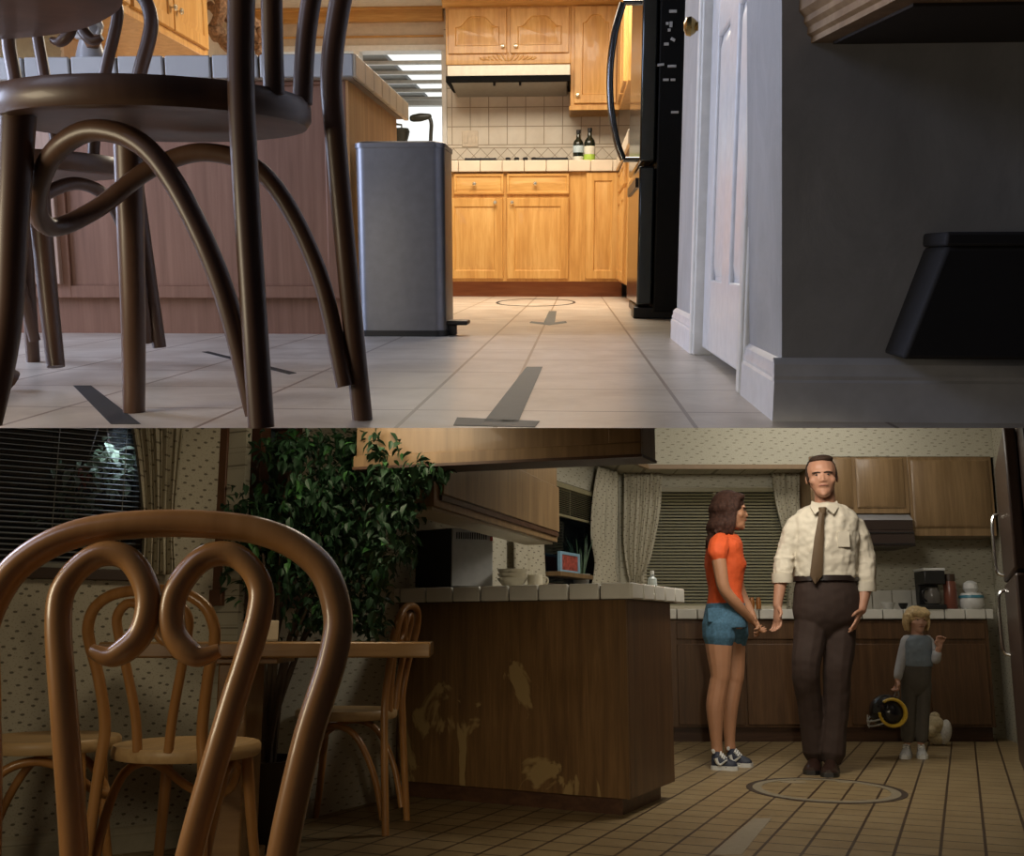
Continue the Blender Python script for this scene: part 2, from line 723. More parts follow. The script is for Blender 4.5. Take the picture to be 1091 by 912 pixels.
def splash_extra(t, X, g):
    x, z = X[0], X[2]
    x = t.math('SUBTRACT', x, pL)
    p = .136
    grid = t.math('MAXIMUM', t.line(x, p, .055, .006), t.line(z, p, 1.222, .006))
    grid = t.math('MULTIPLY', grid, t.math('GREATER_THAN', z, 1.095))
    low = t.math('MULTIPLY', t.line(x, p, .06, .006), t.math('LESS_THAN', z, .985))
    band = t.math('MULTIPLY', t.math('GREATER_THAN', z, .985), t.math('LESS_THAN', z, 1.07))
    dia = t.math('MAXIMUM', t.line(t.math('ADD', x, z), .1, .03, .006), t.line(t.math('SUBTRACT', x, z), .1, .0, .006))
    o = t.math('MAXIMUM', t.math('MULTIPLY', dia, band), t.math('MAXIMUM', grid, low))
    for zz in (.985, 1.07, 1.092):
        o = t.math('MAXIMUM', o, t.math('LESS_THAN', t.math('ABSOLUTE', t.math('SUBTRACT', z, zz)), .003))
    return o


t0 = [(0, 99.0, 50.0, .001)]
M_splash = tile_mat('tumbled_backsplash_tile', (.66, .58, .47), (.76, .69, .58), (.36, .28, .19), t0, .45, 5, splash_extra)
M_uwall = plain('warm_beige_wall', (.66, .56, .44), .7)
wx0 = U.at(384, 100, yb).x               # window opening in the far wall
wx1 = U.at(471, 100, yb).x
wz0, wz1 = zc + .02, U.at(430, 53, yb).z
XL = -2.55                               # left wall of the upper kitchen
m = MB()
m.box(pL, 2.6, yb, yb + .12, 0, 2.4)
struct(U, 'wall_back_1', m, M_splash)
m = MB()
m.box(XL, pL, yb, yb + .12, wz1, 2.4).box(XL, pL, yb, yb + .12, 0, wz0)
w2a, w2b = XL + .1, U.at(377, 60, yb).x
struct(U, 'wall_back_2', m, M_uwall)
m = MB()
m.box(wx1, pL + .02, yb - .02, yb + .13, wz0, wz1 + .02).box(w2b, wx0, yb - .02, yb + .13, wz0, wz1)
m.box(XL, w2a, yb - .02, yb + .13, wz0, wz1).box(XL, pL + .02, yb - .025, yb + .13, wz1 - .01, wz1 + .03)
m.box(XL, pL + .02, yb - .03, yb + .13, wz0 - .03, wz0)
struct(U, 'window_1', m, M_white, bevel=.004)
# greenhouse roof beyond the window: rafters and pale panes
M_raft = plain('grey_rafters', (.30, .31, .31), .6)
m = MB()
GY = yb + 1.9
GZ0, GZ1 = U.at(430, 52, yb + .12).z, U.at(430, 106, GY).z


def roofz(y):
    return GZ0 + (GZ1 - GZ0) * (y - yb - .1) / (GY - yb - .1)


for yy in [yb + .12 + k * .33 for k in range(6)]:
    m.box(XL - .6, pL + .3, yy, yy + .045, roofz(yy) - .03, roofz(yy) - .003)
m.box(XL - .6, pL + .3, GY - .05, GY + .05, GZ1 - .06, GZ1)
struct(U, 'trim_1', m, M_white)
m = MB()
sx = U.at(402, 57, yb + .12).x
sx2 = U.at(456, 106, GY).x
m.hexa([(XL - .6, yb + .12, GZ0), (sx, yb + .12, GZ0), (sx2, GY, GZ1), (XL - .6, GY, GZ1)],
       [(XL - .6, yb + .12, GZ0 + .03), (sx, yb + .12, GZ0 + .03), (sx2, GY, GZ1 + .03), (XL - .6, GY, GZ1 + .03)])
struct(U, 'roof_panel', m, M_raft)
M_sky = emit('hazy_bright_sky', (.93, .97, .95), 1.15)
m = MB()
m.box(-7, 3, yb + 4.2, yb + 4.3, -1, 6)
struct(U, 'sky_backdrop', m, M_sky)
# left wall, ceiling
m = MB()
m.box(XL - .12, XL, 3.2, 4.15, 0, 2.4).box(XL - .12, XL, 4.15, 5.2, 0, 1.0).box(XL - .12, XL, 4.15, 5.2, 1.9, 2.4).box(XL - .12, XL, 5.2, yb, 0, 2.4)
struct(U, 'wall_left', m, M_uwall)
M_ceil = plain('white_ceiling', (.80, .77, .72), .7)
m = MB()
zce = U.at(300, 9, yb - .1).z
m.box(XL - .1, 2.6, 4.4, yb + .1, zce + .012, zce + .06)
struct(U, 'ceiling', m, M_ceil)
m = MB()
m.box(XL, pL, yb - .05, yb, U.at(430, 24, yb).z, zce + .012).box(XL, pL, yb - .065, yb, zce - .01, zce + .012)
m.box(XL, pL, yb - .02, yb, U.at(430, 40, yb).z, U.at(430, 38, yb).z)
struct(U, 'trim_2', m, M_oak_h, bevel=.005)

# ---------------------------------------------------------------- upper kitchen: far cabinets
ux = lambda px, py=240, y=None: U.at(px, py, yf if y is None else y).x
uz = lambda py, px=570, y=None: U.at(px, py, yf if y is None else y).z
bx0, bx1 = pL + .02, ux(661)
zt = uz(183)
T = Thing(U, 'base_cabinet', 'honey oak base cabinet under the cooktop, two drawers and three raised panel doors', 'cabinet', ((bx0 + bx1) / 2, yf, 0))
ox = (bx0 + bx1) / 2
m = MB()
m.box(bx0 - ox, bx1 - ox, 0, .6, uz(300), zt)
T.part('body', m, M_oak, bevel=.003)
m = MB()
m.box(bx0 - ox, bx1 - ox + .02, .07, .5, 0, uz(300))
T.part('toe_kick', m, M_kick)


def ucell(px0, px1, py0, py1):
    return ux(px0) - ox, uz(py1), ux(px1) - ux(px0), uz(py0) - uz(py1)


for (a, b) in ((484, 537), (540, 606)):
    x, z, w, h = ucell(a, b, 185, 207)
    m = put(raised_door(w, h, .016), Matrix.Translation((x + w / 2, 0, z)))
    d = T.part('drawer', m, M_oak_h)
    T.part('knob', knob_mb(x + w * (.42 if a < 500 else .46), -.02, z + h / 2), M_knob, parent=d)
for (a, b, kx) in ((476, 536, 528), (540, 606, 546)):
    x, z, w, h = ucell(a, b, 211, 297)
    door_on(T, 'door', x, z, w, h, M_oak, knob=(ux(kx) - ox, uz(216)))
x, z, w, h = ucell(624, 660, 184, 297)
door_on(T, 'door', x, z, w, h, M_oak)
# cabinet returning along the right wall
xr = bx1 - .005
T = Thing(U, 'base_cabinet', 'honey oak corner cabinet returning along the right wall behind the refrigerator', 'cabinet', (xr, 5.9, 0))
m = MB()
m.box(0, .6, -.35, yf - 5.9 + .02, uz(300), zt)
T.part('body', m, M_oak, bevel=.003)
m = MB()
m.box(.06, .6, -.35, yf - 5.9 + .02, 0, uz(300))
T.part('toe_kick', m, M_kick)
Mr = Matrix.Rotation(R(-90), 4, 'Z')
for k in range(2):
    x = -(yf - 5.9) + .06 + k * .47
    door_on(T, 'door', x, uz(297), .44, uz(211) - uz(297), M_oak, M=Mr)
    m = put(put(raised_door(.44, uz(186) - uz(207), .016), Matrix.Translation((x + .22, 0, uz(207)))), Mr)
    T.part('drawer', m, M_oak)
# tiled worktop
M_ctile = plain('cream_counter_tile', (.70, .60, .47), .3, scale=8)
M_grout = plain('brown_grout', (.30, .22, .15), .8)
T = Thing(U, 'worktop', 'cream tiled worktop along the far wall with the cooktop on it', 'worktop', (ox, yf, zt))
m = MB()
m.box(bx0 - ox - .0, 1.1 - ox + .0, -.02, .6, .0, zc - zt - .012).box(xr - ox - .02, 1.1 - ox, 5.55 - yf, 0, 0, zc - zt - .012)
T.part('slab', m, M_grout)
m = MB()
x = bx0 - ox
while x < bx1 - ox - .02:
    m.box(x + .003, min(x + .15, bx1 - ox), -.035, -.015, .0, zc - zt)
    x += .15
y = -.035
while y > 5.6 - yf:
    m.box(xr - ox - .035, xr - ox - .015, y - .147, y - .003, 0, zc - zt)
    y -= .15
T.part('edge_tiles', m, M_ctile, bevel=.004)
m = MB()
x = bx0 - ox
while x < 1.05 - ox:
    for k in range(4):
        m.box(x + .003, x + .147, -.012 + k * .15, .132 + k * .15, zc - zt - .014, zc - zt - .004)
    x += .15
T.part('top_tiles', m, M_ctile, bevel=.002)
# cooktop
cx = ux(548, 170)
T = Thing(U, 'cooktop', 'black gas cooktop with cast iron grates on the cream worktop', 'cooktop', (cx, yf + .3, zc - .003))
m = MB()
m.box(-.39, .375, -.24, .24, 0, .008)
T.part('glass_top', m, M_black, bevel=.003)
for gx in (-.24, .255):
    for gy in (-.11, .12):
        m = MB()
        for k in (-.1, 0, .1):
            m.box(gx + k - .006, gx + k + .006, gy - .1, gy + .1, .012, .032).box(gx - .11, gx + .11, gy + k - .006, gy + k + .006, .012, .030)
        m.box(gx - .112, gx - .1, gy - .1, gy + .1, .008, .02).box(gx + .1, gx + .112, gy - .1, gy + .1, .008, .02)
        T.part('grate', m, M_black, bevel=.002)
for k in range(4):
    m = MB()
    m.lathe([(.018, .008), (.018, .03), (.012, .034), (.002, .034)], (-.05 + k * .06, -.2, 0), 12)
    T.part('knob', m, M_black)


# oil bottles
def bottle(fr, name, label, px, py_top, py_bot, y, rad, mat, lab, grp):
    p = fr.at(px, py_bot, y)
    h = fr.at(px, py_top, y).z - zc
    T = Thing(fr, name, label, 'bottle', (p.x, y, zc - .003), group=grp)
    m = MB()
    m.lathe([(.004, 0), (rad * .95, .002), (rad, .01), (rad, h * .58), (rad * .85, h * .66), (rad * .42, h * .74), (rad * .36, h * .9), (.003, h * .9)], seg=20)
    b = T.part('body', m, mat)
    m = MB()
    m.lathe([(.004, h * .9), (rad * .42, h * .9), (rad * .42, h), (.003, h)], seg=14)
    T.part('cap', m, M_black)
    for (z0, z1, mt) in lab:
        m = MB()
        m.lathe([(rad * 1.012, h * z0), (rad * 1.02, h * z0 + .001), (rad * 1.02, h * z1), (rad * 1.012, h * z1 + .001)], seg=20)
        T.part('paper_band', m, mt)
    return T


M_dkglass = plain('dark_bottle_glass', (.012, .016, .010), .12)
M_lab1 = plain('pale_blue_print', (.50, .62, .68), .6)
M_lab2 = plain('cream_print', (.75, .72, .6), .6)
M_lab3 = plain('lime_print', (.42, .62, .08), .6)
bottle(U, 'oil_bottle', 'dark glass oil bottle with pale blue band, left of the two by the refrigerator', 616, 138, 171, yf + .2, .037, M_dkglass, [(.32, .52, M_lab1), (.06, .2, M_lab2)], 'oil bottles beside the cooktop')
bottle(U, 'oil_bottle', 'dark glass oil bottle with lime green band, right of the two by the refrigerator', 628, 136, 171, yf + .2, .039, M_dkglass, [(.04, .25, M_lab3), (.25, .48, M_lab2)], 'oil bottles beside the cooktop')
# socket on the splashback
p = U.at(501, 148, yb)
T = Thing(U, 'wall_outlet', 'cream double wall outlet plate on the backsplash near the window', 'outlet', (p.x, yb, p.z))
m = MB()
m.box(-.06, .06, -.008, 0, -.058, .058)
T.part('plate', m, M_cream, bevel=.004)
for k in (-.028, .028):
    m = MB()
    m.box(k - .014, k + .014, -.012, -.006, -.03, .03)
    T.part('switch', m, M_cream, bevel=.002)

# wall cabinets
yu = yf + .28
vx = lambda px, py=60: U.at(px, py, yu).x
vz = lambda py, px=560: U.at(px, py, yu).z
x0, x1 = vx(475), vx(608)
ztop = vz(2)
T = Thing(U, 'wall_cabinet', 'honey oak wall cabinet above the range hood with two arched doors', 'cabinet', ((x0 + x1) / 2, yu, vz(68)))
oz, ox2 = vz(68), (x0 + x1) / 2
m = MB()
m.box(x0 - ox2, x1 - ox2, 0, yb - yu, 0, ztop - oz)
T.part('body', m, M_oak, bevel=.003)
for a, b, kx in ((478, 540, 536), (544, 606, 550)):
    door_on(T, 'door', vx(a) - ox2, vz(57) - oz, vx(b) - vx(a), vz(9) - vz(57), M_oak, arch=.07, knob=(vx(kx) - ox2, vz(50) - oz), frame=.05)
m = MB()                                 # carved spray on the valance
for k in range(-6, 7):
    a = k * .030
    M_ = Matrix.Translation((a, -.003, .035 + .012 * (1 - abs(k) / 6))) @ Matrix.Rotation(R((28 + 7 * abs(k)) * (1 if k > 0 else -1 if k < 0 else 0)), 4, 'Y')
    m.ell((0, 0, 0), (.008, .006, .034 - .002 * abs(k)), seg=8, rg=6)
    m.v[-8 * 7:] = [M_ @ q for q in m.v[-8 * 7:]]
T.part('carved_spray', m, M_oak, label='carved leaf spray on the valance')
m = MB()
m.extrude([(x0 - ox2 - .02, -.06, ztop - oz + .02), (x0 - ox2 - .02, 0, ztop - oz - .03), (x0 - ox2 - .02, .02, ztop - oz - .03), (x0 - ox2 - .02, .02, ztop - oz + .02)], (1.7, 0, 0))
T.part('crown', m, M_oak_h)
x2, x3 = vx(608), vx(661)
zb = vz(118)
T = Thing(U, 'wall_cabinet', 'tall honey oak wall cabinet with one long arched door above the oil bottles', 'cabinet', ((x2 + x3) / 2, yu, zb))
o2x = (x2 + x3) / 2
m = MB()
m.box(x2 - o2x, x3 - o2x, 0, yb - yu, 0, ztop - zb)
m.box(x2 - o2x - .008, x3 - o2x, -.008, yb - yu, 0, .03)
T.part('body', m, M_oak, bevel=.003)
door_on(T, 'door', vx(612) - o2x, vz(111) - zb, vx(657) - vx(612), vz(8) - vz(111), M_oak, arch=.05, knob=(vx(616) - o2x, vz(103) - zb))
T = Thing(U, 'wall_cabinet', 'honey oak wall cabinet along the right wall, mostly behind the refrigerator', 'cabinet', (x3, yu - .9, zb))
m = MB()
m.box(0, .5, -.3, .9, 0, ztop - zb)
T.part('body', m, M_oak, bevel=.003)
for k in range(2):
    door_on(T, 'door', -.86 + k * .5, .03, .46, ztop - zb - .1, M_oak, M=Mr, arch=.05)

# range hood
M_hoodw = plain('cream_enamel', (.80, .73, .62), .3)
M_hoodg = plain('grey_filter', (.34, .33, .30), .4, metal=.3)
yh = yu - .12
hx0, hx1 = U.at(475, 75, yh).x, U.at(608, 75, yh).x
hz = lambda py: U.at(545, py, yh).z
T = Thing(U, 'range_hood', 'cream range hood with a black lower lip under the oak wall cabinet', 'range hood', ((hx0 + hx1) / 2, yh, hz(87)))
oh, oxh = hz(87), (hx0 + hx1) / 2
m = MB()
m.box(hx0 - oxh + .01, hx1 - oxh - .003, 0, yb - yh, hz(81) - oh, hz(69) - oh)
T.part('canopy', m, M_hoodw, bevel=.004)
m = MB()
m.box(hx0 - oxh, hx1 - oxh, -.012, .03, 0, hz(80.5) - oh)
m.box(hx0 - oxh, hx0 - oxh + .02, 0, yb - yh, 0, hz(80.5) - oh).box(hx1 - oxh - .02, hx1 - oxh, 0, yb - yh, 0, hz(80.5) - oh)
T.part('lip', m, plain('matte_black', (.004, .004, .004), .8, spec=.1), bevel=.002)
m = MB()
m.hexa([(hx0 - oxh + .03, .03, .01), (hx1 - oxh - .03, .03, .01), (hx1 - oxh - .03, yb - yh, -.03), (hx0 - oxh + .03, yb - yh, -.03)],
       [(hx0 - oxh + .03, .03, .03), (hx1 - oxh - .03, .03, .03), (hx1 - oxh - .03, yb - yh, .03), (hx0 - oxh + .03, yb - yh, .03)])
T.part('filter', m, M_hoodg)
for k in (-.1, .08):
    m = MB()
    m.box(k - .008, k + .008, .06, .09, -.015, .012)
    T.part('latch', m, M_black)

# ---------------------------------------------------------------- refrigerator
f0 = U.fl(722, 340)
fn = U.fl(696, 340)
fy0 = f0.y
fx_c, fx_d = fn.x, U.at(678, 336, fy0).x     # front of the carcass, front of the doors
FH = 1.78
M_fridge = plain('black_fridge_side', (.010, .010, .010), .6, spec=.2)
M_fdoor = plain('black_stainless', (.075, .085, .09), .16, metal=.85)
T = Thing(U, 'refrigerator', 'black stainless refrigerator with a bowed handle beside the white door', 'refrigerator', (fx_c, fy0, 0))
m = MB()
m.box(0, .75, 0, .9, .03, FH)
T.part('body', m, M_fridge, bevel=.006)
dx = fx_d - fx_c
m = MB()
m.box(dx, -.008, .004, .9, .66, FH - .01)
d = T.part('door', m, M_fdoor, bevel=.008)
m = MB()
m.box(dx, -.008, .004, .9, .06, .64)
d2 = T.part('freezer_drawer', m, M_fdoor, bevel=.008)
m = MB()
hp = [U.ax(663, 4, fx_d - .01), None]
hy = fy0 + .12
q0, q1, q2 = U.at(662, 2, hy), U.at(649, 70, hy), U.at(661, 168, hy)
B = Vector((fx_c, fy0, 0))
for pts in ([(664, 3), (655, 35), (650, 75), (651, 115), (657, 150), (664, 170)],):
    path = [U.at(px, py, hy) - B for px, py in pts]
    m.tube(spline(path, 6), .0115, 10, flat=1.3)
    back = [Vector((dx + .003, p.y, p.z)) for p in (path[0], path[-1])]
m.tube([path[0], back[0]], .011, 8).tube([path[-1], back[1]], .011, 8)
T.part('handle', m, plain('dark_handle_steel', (.22, .22, .22), .2, metal=1), parent=d, label='long bowed bar handle')
m = MB()
m.box(dx - .01, dx + .05, .1, .8, .56, .60)
T.part('handle', m, M_black, parent=d2)
m = MB()
m.box(dx - .012, .3, .02, .2, 0, .05).box(dx + .01, .1, .2, .85, .01, .05)
T.part('foot_grille', m, M_black, bevel=.006)
M_mag = plain('white_magnet', (.72, .72, .70), .6)
T.part('hinge_cap', MB().box(dx, .06, .01, .09, FH - .01, FH + .02), M_black)
fy = fy0 - .003
for i, (a, b, c, d_, w) in enumerate([(717, 12, 8, 3, 0), (711, 25, 3, 3, 0), (715, 26, 3, 6, 0), (713, 32, 3, 3, 0), (717, 42, 5, 3, .5), (710, 47, 5, 3, 0),
                                      (704, 69, 7, 2.5, -.1), (716, 70.5, 9, 2.5, 0), (709.5, 85, 6, 2.5, 0), (717, 85, 5, 2.5, 0), (719, 119.5, 8, 2.5, 0)]):
    p = U.at(a, b, fy)
    q = U.at(a + c, b + d_, fy)
    hw, hh = (q.x - p.x) / 2, (p.z - q.z) / 2
    m = MB()
    m.box(-hw, hw, -.003, .003, -hh, hh, Matrix.Rotation(w, 4, 'Y'))
    m.v = [v + p for v in m.v]
    place = ['topmost on the fridge side', 'square one at left of the dotted cluster', 'upright one in the dotted cluster', 'low square one under the upright one', 'tilted one below the cluster',
             'left one below the cluster', 'tilted strip at mid height, left', 'long strip at mid height, by the door frame', 'left half of the dashed pair', 'right half of the dashed pair',
             'lowest on the fridge side'][i]
    single(U, 'fridge_magnet', m, M_mag, 'small white magnet, ' + place, 'magnet', 'white magnets on the refrigerator side', bevel=.0008)

# ---------------------------------------------------------------- right wall with the panelled door
wA, wB = U.fl(833, 447), U.fl(722, 372)
xw = wA.x                                 # side face of the wall
xw_far = U.ax(722, 372, xw)
M_rwall = NT('grey_blue_plaster')
fn_ = M_rwall.noise(M_rwall.mapped((1, 1, .6)), 7, 6, .7, .6)
M_rwall.base(M_rwall.ramp(fn_, [(.3, (.36, .355, .36)), (.7, (.48, .475, .48))]))
M_rwall.set(.8, .2)
M_rwall.bump(fn_, .12, .01)
M_rwall = M_rwall.m
y0w = wA.y
dy0 = U.ax(798, 300, xw).y                # door leaf edges on the side face
dy1 = U.ax(746, 300, xw).y
yj0, yj1 = dy0, dy1
yend = U.ax(722, 300, xw).y
DZ = 2.03
m = MB()
sl = U.at(833, 0, y0w).x - xw
sl *= 1.9 / U.at(833, 0, y0w).z           # wall top slanted sideways to offset the keystone lean in the camera view
m.hexa([(xw, y0w, 0), (xw + 2.2, y0w, 0), (xw + 2.2, y0w + .12, 0), (xw, y0w + .12, 0)], [(xw + sl, y0w, 1.9), (xw + 2.2, y0w, 1.9), (xw + 2.2, y0w + .12, 1.9), (xw + sl, y0w + .12, 1.9)])
struct(U, 'wall_right', m, M_rwall)
m = MB()
m.hexa([(xw, y0w + .12, 0), (xw + .12, y0w + .12, 0), (xw + .12, yj0 - .05, 0), (xw, yj0 - .05, 0)], [(xw + sl, y0w + .12, 1.9), (xw + .12, y0w + .12, 1.9), (xw + .12, yj0 - .05, 1.9), (xw + sl, yj0 - .05, 1.9)]).box(xw, xw + .12, yj1 + .05, yend, 0, 1.9)
struct(U, 'wall_right_side', m, M_rwall)
m = MB()
for a, b in ((yj0 - .06, yj0), (yj1, yj1 + .06)):
    m.box(xw - .014, xw + .13, a, b, 0, 1.9)
    m.box(xw - .02, xw - .01, a + .012, b - .012, 0, 1.9)
struct(U, 'trim_3', m, M_white, bevel=.004)
M_bdoor = plain('white_gloss_paint', (.74, .74, .76), .3)
T = Thing(U, 'panelled_door', 'white six panel door with a brass knob beside the refrigerator', 'door', (xw + .01, yj1, 0))
Md = Matrix.Rotation(R(-90), 4, 'Z')      # local x runs towards the camera
dw = yj1 - yj0 - .006
m = MB()
m.box(.003, dw, .012, .04, .02, 1.88)
st = dw * .16
pw = (dw - 3 * st) / 2
rows = [(.2, .78), (.98, 1.5), (1.62, 1.80)]
m.box(.003, st, 0, .013, .02, 1.88).box(dw - st, dw, 0, .013, .02, 1.88).box(st + pw, 2 * st + pw, 0, .013, .02, 1.88)
zs = [.02] + [z for r in rows for z in r] + [1.88]
for k in range(0, len(zs), 2):
    m.box(st, dw - st, .0005, .013, zs[k], zs[k + 1])
T.part('leaf', put(m, Md), M_bdoor, bevel=.005)
for z0, z1 in rows:
    for xx in (st, 2 * st + pw):
        m = MB()
        w, h = pw - .016, z1 - z0 - .016
        q = [[(xx + .008 + e, y_, z0 + .008 + e), (xx + .008 + w - e, y_, z0 + .008 + e), (xx + .008 + w - e, y_, z0 + .008 + h - e), (xx + .008 + e, y_, z0 + .008 + h - e)] for e, y_ in ((0, .0125), (.004, .010), (.03, .003))]
        m.loft(q)
        T.part('panel', put(m, Md), M_bdoor)
kp = U.ax(746, 28, xw - .01)
m = MB()
m.lathe([(.006, 0), (.033, .002), (.033, .008), (.013, .012), (.011, .028), (.018, .034), (.025, .045), (.022, .056), (.010, .062), (.002, .063)], seg=20)
K = Matrix.Translation((0, kp.y - yj1, kp.z)) @ Matrix.Rotation(R(-90), 4, 'Y')
T.part('knob', put(m, K), M_brass)
m = MB()
m.lathe([(.034, .0), (.036, .003), (.03, .006), (.002, .006)], seg=20)
T.part('rosette', put(m, Matrix.Translation((0, kp.y - yj1, kp.z)) @ Matrix.Rotation(R(-90), 4, 'Y')), M_brass)


def baseboard(fr, name, p, q, mat, h=.11, side=1):
    """Moulded baseboard along p-q, profile pushed out to the right of p->q."""
    d = Vector((q[0] - p[0], q[1] - p[1], 0))
    n = Vector((d.y, -d.x, 0)).normalized()
    prof = [(0, 0), (.018, 0), (.018, h * .62), (.014, h * .66), (.016, h * .72), (.012, h * .8), (.012, h * .9), (.006, h * .97), (0, h)]
    m = MB()
    m.extrude([Vector((p[0], p[1], 0)) + n * a + Vector((0, 0, z)) for a, z in prof], d)
    return struct(fr, name, m, mat)


M_bb = plain('white_baseboard', (.72, .72, .75), .4)
baseboard(U, 'baseboard_right', (xw - .018, y0w), (xw + 2.2, y0w), M_bb, .098)
baseboard(U, 'baseboard_right_side', (xw, yj0 - .06), (xw, y0w), M_bb, .098)
baseboard(U, 'baseboard_right_far', (xw, yend), (xw, yj1 + .06), M_bb, .098)

# shelf on the wall, upper right
yw_ = y0w
a = U.at(864, 46, yw_)
zs_ = a.z
b = U.fl(958, -2, zs_)
T = Thing(U, 'wall_shelf', 'oak wall shelf unit with a moulded end above the dark grey wall, upper right', 'shelf', (a.x, yw_, zs_))
M_shelf = wood('shelf_oak', (.20, .12, .06), (.30, .19, .10), (.40, .27, .15), (1, 1, 1), 14, .45)
sd_ = b - a                                # along the end, towards the camera


def shring(k, z):
    n = Vector((sd_.y, -sd_.x, 0)).normalized() * k
    if n.x > 0:
        n = -n
    f = sd_ + n + Vector((0, -abs(k), 0))
    return [Vector((n.x, 0, z)), Vector((f.x, f.y, z)), Vector((1.5, f.y, z)), Vector((1.5, 0, z))]


m = MB()
m.loft([shring(0, 0), shring(0, .008), shring(.006, .012), shring(.006, .022), shring(.012, .028), shring(.012, .036), shring(.020, .045), shring(.020, .34)])
T.part('board', m, M_shelf)
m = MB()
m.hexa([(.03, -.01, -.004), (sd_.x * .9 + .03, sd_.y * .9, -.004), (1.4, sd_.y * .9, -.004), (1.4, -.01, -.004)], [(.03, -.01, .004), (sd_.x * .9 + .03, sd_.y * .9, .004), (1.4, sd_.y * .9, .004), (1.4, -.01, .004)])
T.part('under_panel', m, plain('shaded_underside', (.03, .022, .018), .6))  # shade beneath the shelf put into a near-black sheet

# dark shape on the wall below it, modelled as a box
M_charcoal = plain('charcoal_tone', (.018, .017, .02), .8)
bz0, bz1 = U.at(985, 383, y0w - .1).z, U.at(1010, 247, y0w - .1).z
bxa, bxb = U.at(962, 383, y0w - .1).x, U.at(1010, 247, y0w - .1).x
T = Thing(U, 'wall_shape', 'charcoal shape with a sloping side on the dark grey wall above the baseboard', 'wall box', (bxa, y0w, bz0))
m = MB()
m.hexa([(0, -.1, 0), (.9, -.1, 0), (.9, 0, 0), (0, 0, 0)], [(bxb - bxa, -.1, bz1 - bz0 - .02), (.9, -.1, bz1 - bz0 - .02), (.9, 0, bz1 - bz0 - .02), (bxb - bxa, 0, bz1 - bz0 - .02)])
T.part('body', m, M_charcoal, bevel=.006)
m = MB()
m.box(bxb - bxa - .003, .9, -.105, 0, bz1 - bz0 - .02, bz1 - bz0)
T.part('lid', m, M_charcoal, bevel=.004)

# ---------------------------------------------------------------- island
iA = U.fl(372, 357)
iy = iA.y + .01
ix = U.at(371, 200, iy).x                 # right end of the carcass
iback = U.ax(420, 110, ix).y
ztopi = U.at(375, 57, iy - .04).z
M_itile = plain('grey_white_tile', (.42, .42, .42), .35, scale=8)
M_itile2 = plain('cream_edge_tile', (.66, .56, .42), .4, scale=8)
M_isend = wood('lit_island_end_oak', (.40, .19, .06), (.50, .25, .085), (.58, .32, .12), (1, 1, .07), 20, .45)  # island oak again, warm light on the end put into its colour
T = Thing(U, 'kitchen_island', 'kitchen island faced with brown oak panels under a tiled worktop', 'island', (ix, iy, 0))
IL = -3.6
zk = U.at(300, 318, iy).z
ztile = U.at(340, 84, iy - .03).z
m = MB()
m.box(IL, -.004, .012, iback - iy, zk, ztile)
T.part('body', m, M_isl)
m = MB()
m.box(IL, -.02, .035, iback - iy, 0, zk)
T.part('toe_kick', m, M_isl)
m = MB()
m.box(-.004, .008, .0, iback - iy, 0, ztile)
T.part('end_panel', m, M_isend, label='oak end panel with warm light in its colour')
pz0, pz1 = U.at(200, 312, iy).z - .0, U.at(300, 91, iy).z
m = MB()
m.box(IL, 0, 0, .014, zk, pz0 + .025).box(IL, 0, 0, .014, pz1, ztile)
for px in (62, 371):
    x = U.at(px, 200, iy).x - ix
    m.box(x - .075, x if px > 100 else x + .02, -.001, .014, zk, ztile)
T.part('face_frame', m, M_isl, bevel=.003)
xd = U.at(60, 200, iy).x - ix
m = put(raised_door(.5, U.at(40, 95, iy).z - U.at(40, 303, iy).z, .06), Matrix.Translation((xd - .25, 0, U.at(40, 303, iy).z)))
T.part('door', m, wood('pale_island_door', (.34, .22, .16), (.42, .28, .21), (.5, .35, .27), (1, 1, .05), 26, .5), label='paler raised panel door')
m = MB()
m.box(IL, .03, -.03, iback - iy + .02, ztile, ztopi - .012)
T.part('worktop', m, M_grout)
m = MB()
x = .04
while x > IL:
    m.box(x - .152, x - .004, -.045, -.024, ztile + .004, ztopi)
    x -= .156
T.part('edge_tiles', m, M_itile, bevel=.004, label='grey white front edge tiles')
m = MB()
y = -.045
while y < iback - iy:
    m.box(.024, .045, y + .003, y + .15, ztile + .004, ztopi)
    y += .153
T.part('end_tiles', m, M_itile2, bevel=.004, label='cream end tiles')
m = MB()
m.box(IL, .028, -.028, iback - iy + .02, ztopi - .012, ztopi - .003)
T.part('top_tiles', m, M_itile)

# figurine standing on the island
fp = U.at(97, 62, iy + .25)
T = Thing(U, 'figurine', 'white robed lady figurine holding a basket, standing on the kitchen island', 'figurine', (fp.x, iy + .25, ztopi - .002))
hgt = U.at(97, 10, iy + .25).z - ztopi
M_por = plain('bisque_porcelain', (.62, .58, .54), .3)
m = MB()
m.lathe([(.004, 0), (.055, .0), (.06, .01), (.05, hgt * .3), (.036, hgt * .52), (.04, hgt * .66), (.026, hgt * .78), (.012, hgt * .82), (.003, hgt * .82)], seg=20)
T.part('robe', m, plain('grey_white_glaze', (.50, .49, .50), .3))
m = MB()
m.ell((0, -.004, hgt * .88), (.024, .025, .032))
m.ell((0, -.03, hgt * .875), (.005, .006, .007), seg=8, rg=6)
T.part('head', m, plain('peach_porcelain', (.70, .46, .34), .35))
m = MB()
m.ell((0, .008, hgt * .91), (.032, .03, .038))
m.tube([(.02, .012, hgt * .9), (.034, .012, hgt * .75), (.036, .01, hgt * .66)], [.016, .015, .008])
T.part('veil', m, M_por)
m = MB()
m.tube([(-.036, 0, hgt * .68), (-.03, -.03, hgt * .56), (.0, -.045, hgt * .54)], [.012, .01, .008])
m.tube([(.036, 0, hgt * .68), (.045, -.03, hgt * .56), (.02, -.045, hgt * .5)], [.012, .01, .008])
